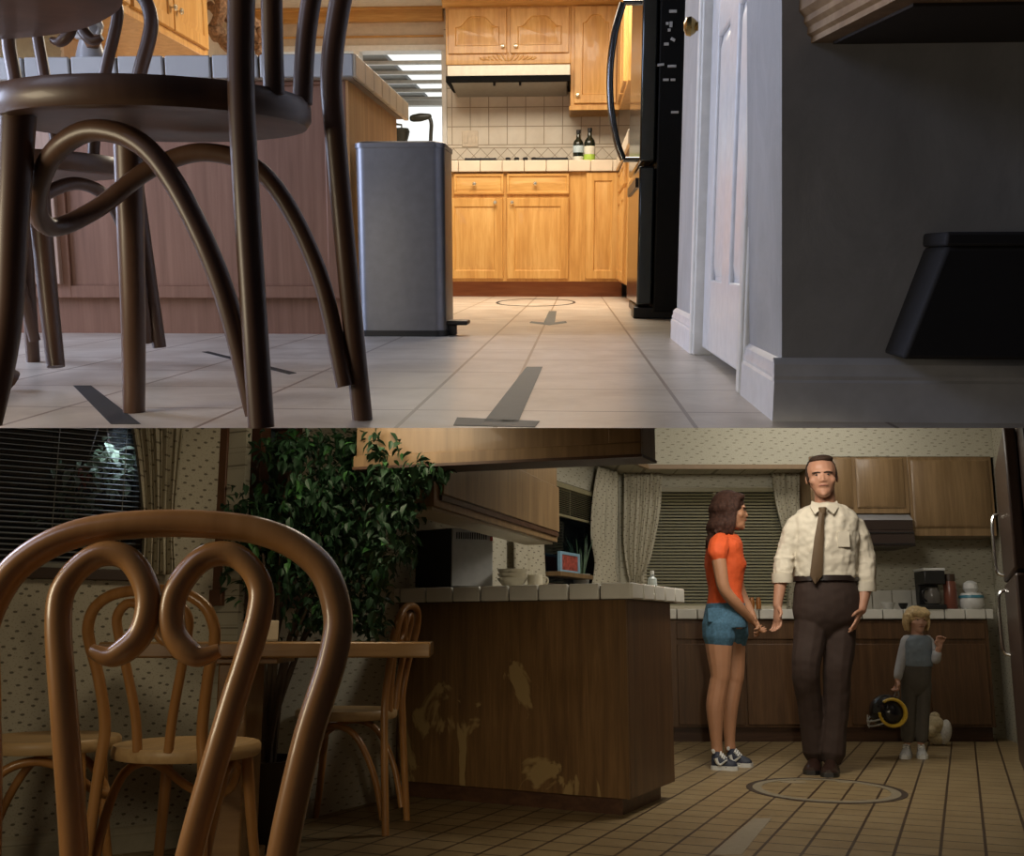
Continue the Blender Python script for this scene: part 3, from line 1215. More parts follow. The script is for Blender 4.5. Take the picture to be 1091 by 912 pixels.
T.part('arms', m, M_por)
m = MB()
m.lathe([(.003, hgt * .36), (.02, hgt * .37), (.028, hgt * .46), (.024, hgt * .47), (.003, hgt * .45)], (.03, -.045, 0), 12)
m.tube([(.004, -.045, hgt * .46), (.012, -.045, hgt * .56), (.045, -.045, hgt * .56), (.055, -.045, hgt * .46)], .004, 6)
T.part('basket', m, plain('brown_basket', (.22, .10, .04), .5))

# left wall cabinet and the driftwood hanging beyond it
cxw = U.at(222, 60, 5.9).x
zcb = U.at(222, 63, 5.9).z
T = Thing(U, 'wall_cabinet', 'honey oak wall cabinet with brass knobs along the left wall above the island', 'cabinet', (cxw, 5.9, zcb))
m = MB()
m.box(XL - cxw, 0, -2.3, 0, 0, .8)
T.part('body', m, M_oak, bevel=.003)
Ml = Matrix.Rotation(R(90), 4, 'Z')
for k in range(4):
    x = -.03 - (k + 1) * .5 - .02 * (k // 2)
    m = put(put(raised_door(.485, .74, .06), Matrix.Translation((x + .25, 0, .04))), Ml)
    d = T.part('door', m, M_oak)
    kx = x + (.04 if k % 2 == 0 else .46)
    T.part('knob', put(knob_mb(kx, -.02, .14, .018), Ml), M_knob, parent=d)

T = Thing(U, 'driftwood_branch', 'gnarled brown driftwood hanging from the ceiling by the kitchen window', 'driftwood', (U.at(258, 30, 6.4).x, 6.4, U.at(258, 62, 6.4).z))
B = Vector(U.at(258, 62, 6.4))
M_drift = plain('gnarled_driftwood', (.28, .17, .10), .85, scale=60, var=.5, bump=.6)
rnd = random.Random(4)
for pts, r in (([(232, -20), (234, 10), (228, 30), (236, 42), (248, 50)], .05), ([(236, 8), (246, 20), (255, 30), (268, 36), (278, 48), (276, 60)], .045),
               ([(222, 6), (232, 16), (228, 34)], .03), ([(262, 20), (275, 30), (280, 44)], .035)):
    m = MB()
    path = [U.at(a, b, 6.4 + rnd.uniform(-.06, .06)) - B for a, b in pts]
    sp = spline(path, 5)
    m.tube(sp, [r * rnd.uniform(.6, 1.1) for _ in sp], 9)
    T.part('branch', m, M_drift)

# blinds of the left window and small things beyond the island
m = MB()
M_ublind = plain('grey_green_blind', (.42, .44, .38), .6)
T = Thing(U, 'window_blind', 'grey green blind in the far left window above the island', 'blind', (XL + .02, 4.2, 1.0))
for k in range(30):
    m.box(-.001, .001, 0, .95, -.017, .017, Matrix.Translation((.015, 0, .03 + k * .03)) @ Matrix.Rotation(R(14), 4, 'Y'))
T.part('slats', m, M_ublind)
m = MB()
m.box(0, .04, -.02, .97, .9, .95)
T.part('headrail', m, M_white, bevel=.003)
m = MB()
m.box(XL - .1, XL + .01, 4.12, 4.17, .98, 1.92).box(XL - .1, XL + .01, 5.17, 5.24, .98, 1.92).box(XL - .1, XL + .03, 4.12, 5.24, .95, 1.0)
struct(U, 'window_2', m, M_white, bevel=.004)
# gooseneck faucet and the dark pan seen against the window
M_bronze = plain('oil_rubbed_bronze', (.020, .022, .018), .35)
fy_ = yb - .22
fb = U.at(458, 172, fy_)
T = Thing(U, 'kitchen_faucet', 'dark bronze gooseneck faucet against the bright kitchen window', 'faucet', (fb.x, fy_, zc))
B = Vector((fb.x, fy_, zc))
m = MB()
P_ = lambda a, b: U.at(a, b, fy_) - B
m.tube(spline([(0, 0, 0), P_(459, 145), P_(459.5, 132), P_(457, 125), P_(450, 123)], 6), .014, 10)
m.lathe([(.004, 0), (.03, 0), (.026, .015), (.015, .03), (.003, .03)])
T.part('neck', m, M_bronze)
m = MB()
m.tube([P_(457, 124), P_(448, 125), P_(440, 126)], [.02, .03, .026], 12, round_ends=True)
T.part('spray_head', m, M_bronze)
pb = U.at(428, 145, fy_)
T = Thing(U, 'soap_dispenser', 'dark round topped dispenser at the sink left of the faucet', 'dispenser', (pb.x, fy_, zc))
hh = U.at(428, 136, fy_).z - zc
m = MB()
m.lathe([(.003, 0), (.035, 0), (.035, hh * .6), (.05, hh * .75), (.06, hh * .9), (.05, hh * .98), (.003, hh)])
T.part('body', m, M_bronze)
m = MB()
m.tube([(0, 0, hh * .97), (0, 0, hh + .02), (-.05, 0, hh + .025)], .008, 8)
T.part('spout', m, M_bronze)
# sink counter under the window so the faucet stands on something
T = Thing(U, 'base_cabinet', 'honey oak sink cabinet below the bright kitchen window', 'cabinet', ((XL + bx0) / 2, yf, 0))
hw_ = (bx0 - XL) / 2
m = MB()
m.box(-hw_ + .006, hw_ - .006, 0, .6, .1, zc - .03)
T.part('body', m, M_oak, bevel=.003)
m = MB()
m.box(-hw_ + .006, hw_ - .006, .07, .6, 0, .1)
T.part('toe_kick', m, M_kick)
m = MB()
m.box(-hw_ + .006, hw_ - .006, -.03, .6, zc - .03, zc)
T.part('worktop', m, M_ctile, bevel=.004)

# ---------------------------------------------------------------- steel bin with a pedal
b0, b1 = U.fl(383, 358), U.fl(474, 359)
bw = b1.x - b0.x
byn = (b0.y + b1.y) / 2
bh = U.at(430, 150, byn).z
T = Thing(U, 'trash_can', 'tall dark stainless steel pedal bin at the end of the island', 'trash can', (b0.x + bw / 2, byn, 0))
rb = .035


def rrect(x0, x1, y0, y1, r, z, n=6):
    pts = []
    for cx_, cy_, a in ((x1 - r, y0 + r, -90), (x1 - r, y1 - r, 0), (x0 + r, y1 - r, 90), (x0 + r, y0 + r, 180)):
        for k in range(n + 1):
            t = R(a + 90 * k / n)
            pts.append(Vector((cx_ + r * math.cos(t), cy_ + r * math.sin(t), z)))
    return pts


bd = .26
m = MB()
m.loft([rrect(-bw / 2, bw / 2, 0, bd, rb, .02), rrect(-bw / 2, bw / 2, 0, bd, rb, bh - .02)])
T.part('body', m, M_steel)
m = MB()
m.loft([rrect(-bw / 2 - .003, bw / 2 + .003, -.003, bd + .003, rb, 0), rrect(-bw / 2 - .003, bw / 2 + .003, -.003, bd + .003, rb, .02)])
T.part('base_ring', m, M_black)
m = MB()
m.loft([rrect(-bw / 2 - .003, bw / 2 + .003, -.003, bd + .003, rb, bh - .02), rrect(-bw / 2 - .003, bw / 2 + .003, -.003, bd + .003, rb, bh - .006), rrect(-bw / 2 + .006, bw / 2 - .006, .006, bd - .006, rb, bh)])
T.part('lid', m, M_steel)
m = MB()
m.box(bw / 2 - .012, bw / 2 + .07, .04, .13, .035, .05).box(bw / 2 - .01, bw / 2 + .03, .06, .09, .0, .036)
T.part('pedal', m, M_black, bevel=.005)

# ---------------------------------------------------------------- dining corner of the upper kitchen
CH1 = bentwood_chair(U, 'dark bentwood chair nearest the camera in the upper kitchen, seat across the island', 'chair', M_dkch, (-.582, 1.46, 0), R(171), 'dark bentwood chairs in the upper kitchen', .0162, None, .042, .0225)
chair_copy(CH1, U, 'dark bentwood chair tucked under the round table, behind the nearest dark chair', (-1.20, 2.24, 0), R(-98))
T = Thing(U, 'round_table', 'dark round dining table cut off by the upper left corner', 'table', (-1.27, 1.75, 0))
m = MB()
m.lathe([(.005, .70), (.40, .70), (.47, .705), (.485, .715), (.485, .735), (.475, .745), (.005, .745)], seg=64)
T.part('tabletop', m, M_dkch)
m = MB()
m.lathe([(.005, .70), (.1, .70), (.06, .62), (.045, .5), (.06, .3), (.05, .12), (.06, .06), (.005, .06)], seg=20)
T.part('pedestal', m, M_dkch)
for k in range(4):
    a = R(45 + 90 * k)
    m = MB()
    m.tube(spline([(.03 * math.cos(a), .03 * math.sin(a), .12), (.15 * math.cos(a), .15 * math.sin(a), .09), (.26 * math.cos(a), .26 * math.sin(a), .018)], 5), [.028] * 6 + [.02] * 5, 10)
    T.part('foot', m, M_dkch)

# tape marks on the tiles
M_tape = plain('grey_green_tape', (.105, .105, .088), .6)
M_tape2 = plain('black_tape', (.012, .013, .014), .6)


def tape(fr, polys, mat, label, cat='floor tape', name='tape_arrow', z=.0008):
    m = MB()
    for poly in polys:
        w = [fr.fl(px, py) for px, py in poly]
        m.hexa([(p.x, p.y, .0002) for p in w], [(p.x, p.y, z) for p in w])
    return single(fr, name, m, mat, label, cat)


tape(U, [[(515, 450), (552, 450), (578, 391), (561, 391)], [(483, 453.5), (487, 445), (575, 449), (570, 455.3)]], M_tape, 'large grey tape arrow on the tiles pointing at the camera')
tape(U, [[(579, 344.5), (591, 344.5), (593, 331.5), (585, 331.5)], [(564, 344), (566, 342.5), (585, 344.2), (603, 342.2), (604, 344), (585, 346.5)]], M_tape, 'small grey tape arrow on the tiles further up the aisle')
tape(U, [[(78, 411), (97, 411), (150, 452), (118, 452)]], M_tape2, 'black tape strip under the leg of the nearest dark chair', name='tape_strip')
tape(U, [[(215, 375), (222, 374.5), (316, 397.5), (308, 399)]], M_tape2, 'thin black tape strip lying between the dark chair legs', name='tape_strip')
# faint oval drawn on the tiles near the far cabinets
cen = U.fl(571, 322.2)
rx, ry = (U.fl(612, 322.2).x - cen.x), (U.fl(571, 318.6).y - U.fl(571, 326.2).y) / 2
m = MB()
m.tube([(cen.x + rx * math.cos(a * math.pi / 24), cen.y + ry * math.sin(a * math.pi / 24), .0015) for a in range(48)], .008, 6, closed=True, flat=.15, up=(0, 0, 1))
single(U, 'chalk_oval', m, M_tape2, 'thin dark oval marked on the tiles in front of the far cabinets', 'floor mark')

# ================================================================ LOWER KITCHEN: setting
def sight(y, k=.222):                     # walls end under the floor of the upper kitchen
    return HL + k * y


M_wp = wallpaper('sprigged_wallpaper', (.47, .44, .345), (.19, .17, .125), 'x', 1.25, 1.9, .135)
M_wpd = wallpaper('dotted_wallpaper', (.47, .43, .33), (.10, .085, .06), 'x', 1.75, 1.25, .15)
M_wpy = wallpaper('sprigged_wallpaper_side', (.47, .43, .33), (.21, .19, .14), 'y')
M_curt = wallpaper('sprigged_curtain', (.45, .41, .31), (.13, .11, .08), 'x', 1.9, 1.2, .15)
M_wal = wood('shaded_walnut_veneer', (.06, .028, .012), (.092, .044, .018), (.13, .066, .028), (1, 1, .06), 24, .42, .1)  # dark walnut, deepened further for the light falling off low down
M_walp = wood('worn_walnut_panel', (.085, .042, .014), (.125, .064, .021), (.165, .088, .032), (1, 1, .06), 24, .45, .05, blotch=((.25, .165, .065), .585))
M_wald = wood('dark_walnut', (.040, .016, .008), (.062, .026, .012), (.085, .038, .017), (.08, 1, 1), 22, .45)
M_walm = wood('medium_oak_veneer', (.16, .095, .042), (.21, .13, .06), (.27, .17, .082), (1, 1, .07), 18, .42, .1)
M_pine = wood('honey_bentwood', (.32, .145, .042), (.40, .185, .055), (.47, .235, .08), (1, 1, .12), 12, .3, .25)
M_lite = wood('pale_beech', (.42, .26, .11), (.52, .34, .16), (.60, .41, .2), (.12, 1, 1), 14, .45)
M_table = wood('oak_table', (.24, .13, .05), (.31, .175, .07), (.38, .225, .095), (.1, 1, 1), 14, .3, .2)
M_ltile = plain('white_glazed_tile', (.66, .64, .58), .18, scale=8)
M_lgrout = plain('dark_grout', (.05, .04, .03), .8)
M_trimb = plain('brown_painted_trim', (.22, .14, .07), .5)
M_wood_d = plain('dark_brown_frame', (.045, .024, .013), .45)

W2 = L.at(660, 560, 8.05)
W1 = Vector((-1.13, 4.1, 0))
W0 = Vector((-2.73, 3.1, 0))
W00 = Vector((-4.2, 2.18, 0))
YB = 8.05
yk = L.fl(880, 790).y                     # toe kick of the back cabinets
YF = yk - .06
W3 = L.at(1061, 650, YB)

# floor
ang = math.atan2(.43, 1.0)                # the tile grid is turned towards the right


def lfloor():
    t = NT('quarry_tile_floor')
    mp = t.mapped((1, 1, 1), rot=(0, 0, ang))
    sx_ = t.n('ShaderNodeSeparateXYZ')
    t.link(mp, sx_.inputs[0])
    g = t.math('MAXIMUM', t.line(sx_.outputs[0], .152, .02, .0115), t.line(sx_.outputs[1], .152, .05, .0115))
    f = t.noise(t.mapped((1, 1, 1)), 4, 5, .6)
    f2 = t.noise(t.mapped((1, 1, 1)), 40, 3, .6)
    c = t.ramp(t.math('ADD', t.math('MULTIPLY', f, .7), t.math('MULTIPLY', f2, .3)), [(.35, (.25, .175, .085)), (.65, (.34, .25, .13))])
    t.base(t.mix(g, c, (.06, .035, .018)))
    t.set(.42, .4)
    t.bump(t.math('SUBTRACT', 1.0, g), .5, .003)
    return t.m


m = MB()
m.box(-5.5, 5.5, .35, YB + .15, -.05, 0)
struct(L, 'floor_lower', m, lfloor())


def wall_line(name, p, q, mat, th=.1, z0=0.0, cut=True):
    """Wall over p-q in its own space (x along the wall), top following the floor above."""
    d = Vector((q[0] - p[0], q[1] - p[1]))
    a = math.atan2(d.y, d.x)
    ln = d.length
    m = MB()
    m.wallbox((0, 0), (ln, 0), th, z0, (sight(p[1]), sight(q[1])))
    o = m.build(name, mat)
    o.matrix_world = Matrix.Translation((p[0], p[1], 0)) @ Matrix.Rotation(a, 4, 'Z')
    tag(o, kind='structure')
    return o


def on_wall(p, q):
    d = Vector((q[0] - p[0], q[1] - p[1]))
    return Matrix.Translation((p[0], p[1], 0)) @ Matrix.Rotation(math.atan2(d.y, d.x), 4, 'Z'), d.length


def holed(name, p, q, mat, holes, th=.1):
    """Wall over p-q with rectangular openings (x0, x1, z0, z1) along it."""
    T_, ln = on_wall(p, q)
    m = MB()
    top = lambda x: sight(p[1] + (q[1] - p[1]) * x / ln)
    x = 0
    for x0, x1, z0, z1 in sorted(holes):
        m.wallbox((x, 0), (x0, 0), th, 0, (top(x), top(x0)))
        m.wallbox((x0, 0), (x1, 0), th, 0, z0)
        if z1 < min(top(x0), top(x1)):
            m.wallbox((x0, 0), (x1, 0), th, z1, (top(x0), top(x1)))
        x = x1
    m.wallbox((x, 0), (ln, 0), th, 0, (top(x), top(ln)))
    o = m.build(name, mat)
    o.matrix_world = T_
    tag(o, kind='structure')
    return T_, ln


def along(p, q, px, py):                   # (distance along the wall line, height) of a pixel
    w = L.pl(px, py, p, q)
    d = Vector((q[0] - p[0], q[1] - p[1])).normalized()
    return (w.x - p[0]) * d.x + (w.y - p[1]) * d.y, w.z


# dining wall with window 3 (blinds), side wall with window 4 (dark framed) and the garden window
a0 = along(W0, W1, -60, 600)[0]
a1, s0 = along(W0, W1, 152, 614)
h3 = (max(a0, .02), a1, s0, 1.70)
holed('wall_dining', W0, W1, M_wpd, [h3])
wall_line('wall_dining_far', W00, W0, M_wpd)
b0_, zb0 = along(W1, W2, 233, 640)
b1_ = along(W1, W2, 312, 640)[0]
g0 = along(W1, W2, 562, 600)[0]
g1 = along(W1, W2, 641, 600)[0]
zg0, zg1 = along(W1, W2, 600, 626)[1], along(W1, W2, 600, 516)[1]
holed('wall_side', W1, W2, M_wp, [(b0_, b1_, zb0, 1.72), (g0, g1, zg0, zg1)])
wx = lambda px, py=580: L.at(px, py, YB).x
wz = lambda py, px=760: L.at(px, py, YB).z
hb = (wx(684) - W2.x, wx(843) - W2.x, wz(648), wz(520))
holed('wall_rear', W2, W3, M_wp, [hb])
W4 = Vector((W3.x - .22 * 3.6, W3.y - 3.6, 0))
wall_line('wall_fridge_side', W3, W4, M_wp)

M_night = plain('night_outside', (.010, .012, .016), .8)
M_nglass = glass('dark_window_pane', (.75, .8, .85), .10)


def window(name, p, q, hole, mat_f, bar=.035, mull=(), depth=.05):
    T_, ln = on_wall(p, q)
    x0, x1, z0, z1 = hole
    m = MB()
    m.box(x0 - .01, x0 + bar, -.012, depth + .05, z0, z1).box(x1 - bar, x1 + .01, -.012, depth + .05, z0, z1)
    m.box(x0 - .01, x1 + .01, -.012, depth + .05, z1 - bar, z1 + .01).box(x0 - .02, x1 + .02, -.03, depth + .05, z0 - .02, z0 + bar * .6)
    for f in mull:
        xm = x0 + (x1 - x0) * f
        m.box(xm - bar * .45, xm + bar * .45, .0, depth, z0, z1)
    o = m.build(name, mat_f, bevel=.003)
    o.matrix_world = T_
    tag(o, kind='structure')
    g = MB()
    g.box(x0, x1, depth, depth + .006, z0, z1)
    go = g.build('pane', M_nglass)
    go.parent = o
    return T_


TA = window('window_3', W0, W1, h3, M_wood_d)
TB = window('window_4', W1, W2, (b0_, b1_, zb0, 1.72), plain('reddish_brown_frame', (.11, .045, .02), .4), .07, (.52,))
TC = window('window_5', W1, W2, (g0, g1, zg0, zg1), M_wood_d, .03)
TD = window('window_6', W2, W3, hb, plain('cream_window_frame', (.5, .45, .34), .5), .03, (.5,))
# the dark yard outside
m = MB()
m.box(-6, -2.0, 5.6, 5.7, -.1, 1.9)
m.box(-2.2, -2.1, 5.6, 11, -.1, 2.3)
m.box(-2.2, 5, 10.9, 11, -.1, 2.4)
struct(L, 'wall_yard', m, M_night)
m = MB()                                   # teal shade behind the dark framed window
T_, ln = on_wall(W1, W2)
m.box(b0_ + .02, b1_ - .02, .075, .085, zb0 + .02, 1.70)
o = m.build('teal_shade', plain('teal_shade_cloth', (.13, .21, .20), .8))
o.matrix_world = T_
tag(o, 'dark teal cloth shade drawn behind the brown framed window', 'shade')

# soffit over the back wall
zs0 = L.at(800, 497, YB - .38).z
m = MB()
SY = YB - .33
c0_ = L.at(690, 499, SY)
c1_ = L.at(600, 484, 6.2)
c1_ = Vector((c0_.x - .5 * (SY - 6.2) - .02, 6.2, 0))
wl = lambda y: W2.x - (YB - y) * (W2.x - W1.x) / (W2.y - W1.y)
cabx0 = L.at(862, 500, YB - .33).x
zsk = L.at(960, 487, SY).z
m.hexa([(wl(6.2), 6.2, zs0), (c1_.x, 6.2, zs0), (c0_.x, SY, zs0), (cabx0, SY, zs0), (cabx0, YB, zs0), (W2.x, YB, zs0)],
       [(wl(6.2), 6.2, sight(6.2)), (c1_.x, 6.2, sight(6.2)), (c0_.x, SY, sight(SY)), (cabx0, SY, sight(SY)), (cabx0, YB, sight(YB)), (W2.x, YB, sight(YB))])
m.hexa([(cabx0, SY, zsk), (L.at(1058, 480, SY).x, SY, zsk), (L.at(1058, 480, SY).x, YB, zsk), (cabx0, YB, zsk)],
       [(cabx0, SY, sight(SY)), (L.at(1058, 480, SY).x, SY, sight(SY)), (L.at(1058, 480, SY).x, YB, sight(YB)), (cabx0, YB, sight(YB))])
struct(L, 'wall_soffit', m, M_wp)
m = MB()
m.box(c0_.x, cabx0 + .01, SY - .012, SY + .02, zs0 - .012, zs0 + .022)
struct(L, 'trim_4', m, M_trimb)
m = MB()
m.wallbox((c1_.x + .012, 6.2), (c0_.x + .012, SY), .03, zs0 - .012, zs0 + .022)
struct(L, 'trim_5', m, M_trimb)

# ---------------------------------------------------------------- blinds and curtains
M_slat = plain('olive_slat', (.26, .23, .13), .45)
M_slat2 = plain('grey_slat', (.22, .215, .18), .45)


def blind(name, label, T_, x0, x1, z0, z1, n, mat, y=-.01, tilt=25, sw=.026, group=None):
    root = bpy.data.objects.new(name, None)
    C.objects.link(root)
    root.matrix_world = T_ @ Matrix.Translation((x0, y, z0))
    tag(root, label, 'window blind', group)
    m = MB()
    for k in range(n):
        z = (z1 - z0 - .04) * (k + .5) / n
        m.box(0, x1 - x0, -sw / 2, sw / 2, -.0009, .0009, Matrix.Translation((0, 0, z)) @ Matrix.Rotation(R(tilt), 4, 'X'))
    m.build('slats', mat, root)
    m = MB()
    m.box(-.005, x1 - x0 + .005, -.02, .025, z1 - z0 - .035, z1 - z0)
    m.build('headrail', mat, root, bevel=.003)
    m = MB()
    for u in (.12, .5, .88):
        m.tube([((x1 - x0) * u, -sw / 2, 0), ((x1 - x0) * u, -sw / 2, z1 - z0 - .03)], .0015, 6)
    m.build('ladder_cords', mat, root)
    m = MB()
    m.box(0, x1 - x0, -.013, .013, -.012, .006)
    m.build('bottom_rail', mat, root, bevel=.002)
    return root


blind('window_blind', 'grey slatted blind over the dining window at the left edge', TA, h3[0] + .02, h3[1] - .02, h3[2] + .03, 1.66, 30, M_slat2, tilt=14, sw=.024)
blind('window_blind', 'closed olive slatted blind in the kitchen window behind the woman', TD, hb[0] + .01, hb[1] - .01, hb[2] + .02, hb[3], 36, M_slat, tilt=36, sw=.030)
blind('window_blind', 'olive blind pulled up at the top of the side window', TC, g0 + .01, g1 - .01, zg1 - .22, zg1, 14, M_slat, tilt=10)


def curtain(fr, name, label, rows, mat, cat='curtain', waves=7, amp=.02, nrm=(0, -1, 0), group=None):
    """rows: (left point, right point) from top to bottom, the cloth pleats more where it is narrower."""
    n = 15 * waves // 2
    w0 = (Vector(rows[0][1]) - Vector(rows[0][0])).length
    pts = []
    rr = spline([tuple(a) + tuple(b) for a, b in rows], 5)
    N = Vector(nrm).normalized()
    for row in rr:
        a, b = Vector(row[:3]), Vector(row[3:])
        pts.append([a.lerp(b, i / n) + N * (amp * (.55 + .45 * math.sin(i * 1.7)) * math.sin(2 * math.pi * waves * i / n + .5 * math.sin(a.z * 3))) for i in range(n + 1)])
    m = MB()
    m.grid(pts)
    base = Vector(pts[-1][0])
    m.v = [v - base for v in m.v]
    o = m.build(name, mat, solid=.003)
    o.location = base
    tag(o, label, cat, group)
    return o


yc1 = YB - .07
q = lambda px, py, y=yc1: L.at(px, py, y)
curtain(L, 'curtain', 'sprigged curtain gathered at the left of the kitchen window', [(q(664, 503), q(706, 503)), (q(664, 540), q(704, 540)), (q(664, 580), q(697, 580)), (q(668, 610), q(690, 605)), (q(670, 618), q(685, 614)), (q(666, 632), q(689, 632)), (q(664, 648), q(690, 648))], M_curt, waves=6)
curtain(L, 'curtain', 'sprigged curtain at the right of the kitchen window beside the man', [(q(822, 499), q(852, 499)), (q(825, 530), q(852, 530)), (q(832, 560), q(853, 560)), (q(838, 590), q(852, 590)), (q(841, 612), q(850, 612)), (q(838, 650), q(854, 650))], M_curt, waves=5)
nS = Vector((W2.y - W1.y, -(W2.x - W1.x), 0)).normalized()
ws = lambda px, py: L.pl(px, py, W1 + nS * .06, W2 + nS * .06)
curtain(L, 'curtain', 'sprigged curtain at the right of the side window in the kitchen corner', [(ws(637, 497), ws(659, 503)), (ws(632, 530), ws(659, 530)), (ws(630, 570), ws(658, 570)), (ws(634, 600), ws(656, 600)), (ws(630, 625), ws(660, 625))], M_curt, waves=5, nrm=nS)
curtain(L, 'curtain', 'sprigged curtain at the left of the side window under the oak cabinet', [(ws(548, 570), ws(580, 570)), (ws(548, 600), ws(581, 600)), (ws(548, 628), ws(582, 628))], M_curt, waves=5, nrm=nS)
nD = Vector((W1.y - W0.y, -(W1.x - W0.x), 0)).normalized()
wd = lambda px, py: L.pl(px, py, W0 + nD * .06, W1 + nD * .06)
curtain(L, 'curtain', 'sprigged curtain hanging beside the dining window behind the chairs', [(wd(140, 452), wd(196, 454)), (wd(146, 490), wd(192, 490)), (wd(150, 530), wd(188, 530)), (wd(152, 570), wd(186, 570)), (wd(149, 612), wd(188, 612))], M_curt, waves=5, nrm=nD, amp=.03)

# hanging plant seen through the dining blinds
oD = lambda px, py, b=.35: L.pl(px, py, W0 - nD * b, W1 - nD * b)
B = oD(105, 530)
T = Thing(L, 'hanging_basket', 'hanging basket of pale leaves and red flowers outside the dining window', 'hanging plant', B)
rnd = random.Random(11)


def leaves(n, sampler, size, rnd, curl=.25):
    """Folded leaf blades scattered by sampler() -> point."""
    m = MB()
    for _ in range(n):
        c = sampler()
        l = size * rnd.uniform(.6, 1.25)
        w = l * .24
        M_ = Matrix.Translation(c) @ Matrix.Rotation(rnd.uniform(0, 6.28), 4, 'Z') @ Matrix.Rotation(rnd.uniform(-.2, 1.3), 4, 'Y') @ Matrix.Rotation(rnd.uniform(-.6, .6), 4, 'X')
        pts = [(0, 0, 0), (l * .3, w, w * .4), (l * .65, w * .85, w * .3 - l * curl * .2), (l, 0, -l * curl), (l * .65, -w * .85, w * .3 - l * curl * .2), (l * .3, -w, w * .4), (l * .35, 0, 0), (l * .68, 0, -l * curl * .3)]
        m.add([M_ @ Vector(p) for p in pts], [(0, 6, 1), (1, 6, 7, 2), (2, 7, 3), (0, 5, 6), (6, 5, 4, 7), (7, 4, 3)])
    return m


M_pleaf = plain('pale_variegated_leaf', (.42, .50, .34), .5, var=.3, scale=12)
M_red = plain('red_petal', (.5, .06, .03), .5)
gs = lambda a, b, c, d: (lambda: oD(rnd.gauss(a, c), rnd.gauss(b, d), rnd.uniform(.25, .45)) - B)
T.part('foliage', leaves(170, gs(115, 500, 14, 12), .07, rnd), M_pleaf)
T.part('trailing_foliage', leaves(90, gs(80, 535, 14, 22), .05, rnd), plain('dark_trailing_leaf', (.10, .16, .08), .5))
T.part('flowers', leaves(40, gs(98, 506, 9, 6), .035, rnd), M_red)
m = MB()
m.lathe([(.01, -.02), (.06, -.02), (.085, .06), (.075, .065), (.01, .05)], oD(105, 516) - B, 14)
T.part('basket', m, M_wood_d)
m = MB()
for k in (-.07, .07):
    a = oD(105, 512) - B
    m.tube([a + Vector((k, 0, 0)), a + Vector((0, 0, .30))], .003, 6)
T.part('hanger', m, M_wood_d)
pl_ = bpy.data.lights.new('basket_fill', 'POINT')  # unseen point light added to brighten the hanging basket
pl_.energy, pl_.color, pl_.shadow_soft_size = 1.1, (.8, .9, 1), .05
po = bpy.data.objects.new('basket_fill', pl_)
C.objects.link(po)
po.location = oD(125, 470, .30) + nD * .03

baseboard(L, 'baseboard_dining', tuple(W0)[:2], tuple(W1)[:2], plain('cream_baseboard', (.42, .38, .28), .5), .09)

# ---------------------------------------------------------------- back cabinets, worktop, wall cabinets
kx = lambda px, py=720: L.at(px, py, YF).x
kz = lambda py, px=880: L.at(px, py, YF).z
X0, X1 = kx(700), kx(1057)
ZT = kz(660)
T = Thing(L, 'base_cabinet', 'long dark walnut base cabinet, partly darkened for low light, along the back wall behind the people', 'cabinet', ((X0 + X1) / 2, YF, 0))
ox = (X0 + X1) / 2
m = MB()
m.box(X0 - ox, X1 - ox, 0, YB - YF - .005, kz(775), ZT)
T.part('body', m, M_wal, bevel=.003)
m = MB()
m.box(X0 - ox, X1 - ox, .06, .5, 0, kz(775))
T.part('toe_kick', m, M_wald)
for a, b in ((722, 792), (795, 868), (905, 985), (990, 1052)):
    m = MB()
    m.box(kx(a) - ox, kx(b) - ox, -.018, 0, kz(772), kz(686))
    T.part('door', m, M_wal, bevel=.004)
    m = MB()
    m.box(kx(a) - ox, kx(b) - ox, -.016, 0, kz(681), kz(663))
    T.part('drawer', m, M_wal, bevel=.004)
T = Thing(L, 'worktop', 'white tiled worktop with dark grout along the back wall', 'worktop', (ox, YF, ZT))
zt2 = kz(649) - ZT
m = MB()
m.box(X0 - ox, X1 - ox + .02, -.02, YB - YF - .005, 0, zt2 - .008)
T.part('slab', m, M_lgrout)
m = MB()
x = X0 - ox
while x < X1 - ox:
    m.box(x + .004, min(x + .149, X1 - ox + .03), -.038, -.018, .004, zt2)
    for k in range(4):
        m.box(x + .004, min(x + .149, X1 - ox + .03), -.014 + k * .153, .135 + k * .153, zt2 - .012, zt2)
    x += .153
T.part('tiles', m, M_ltile, bevel=.004)
m = MB()                                    # tiled upstand
x = kx(880) - ox
while x < kx(1030) - ox:
    m.box(x + .004, x + .149, YB - YF - .017, YB - YF - .005, zt2, zt2 + .15)
    x += .153
T.part('upstand_tiles', m, M_ltile, bevel=.003)
ZW = ZT + zt2
YU = YB - .33
ux2 = lambda px, py=530: L.at(px, py, YU).x
uz2 = lambda py, px=960: L.at(px, py, YU).z


def slab_door(T, ox, oz, a, b, y0, y1, mat):
    x0, x1, z0, z1 = ux2(a) - ox, ux2(b) - ox, uz2(y1) - oz, uz2(y0) - oz
    m = MB()
    m.loft([[(x0, 0, z0), (x1, 0, z0), (x1, 0, z1), (x0, 0, z1)], [(x0, -.008, z0), (x1, -.008, z0), (x1, -.008, z1), (x0, -.008, z1)],
            [(x0 + .018, -.02, z0 + .018), (x1 - .018, -.02, z0 + .018), (x1 - .018, -.02, z1 - .018), (x0 + .018, -.02, z1 - .018)]])
    T.part('door', m, mat)


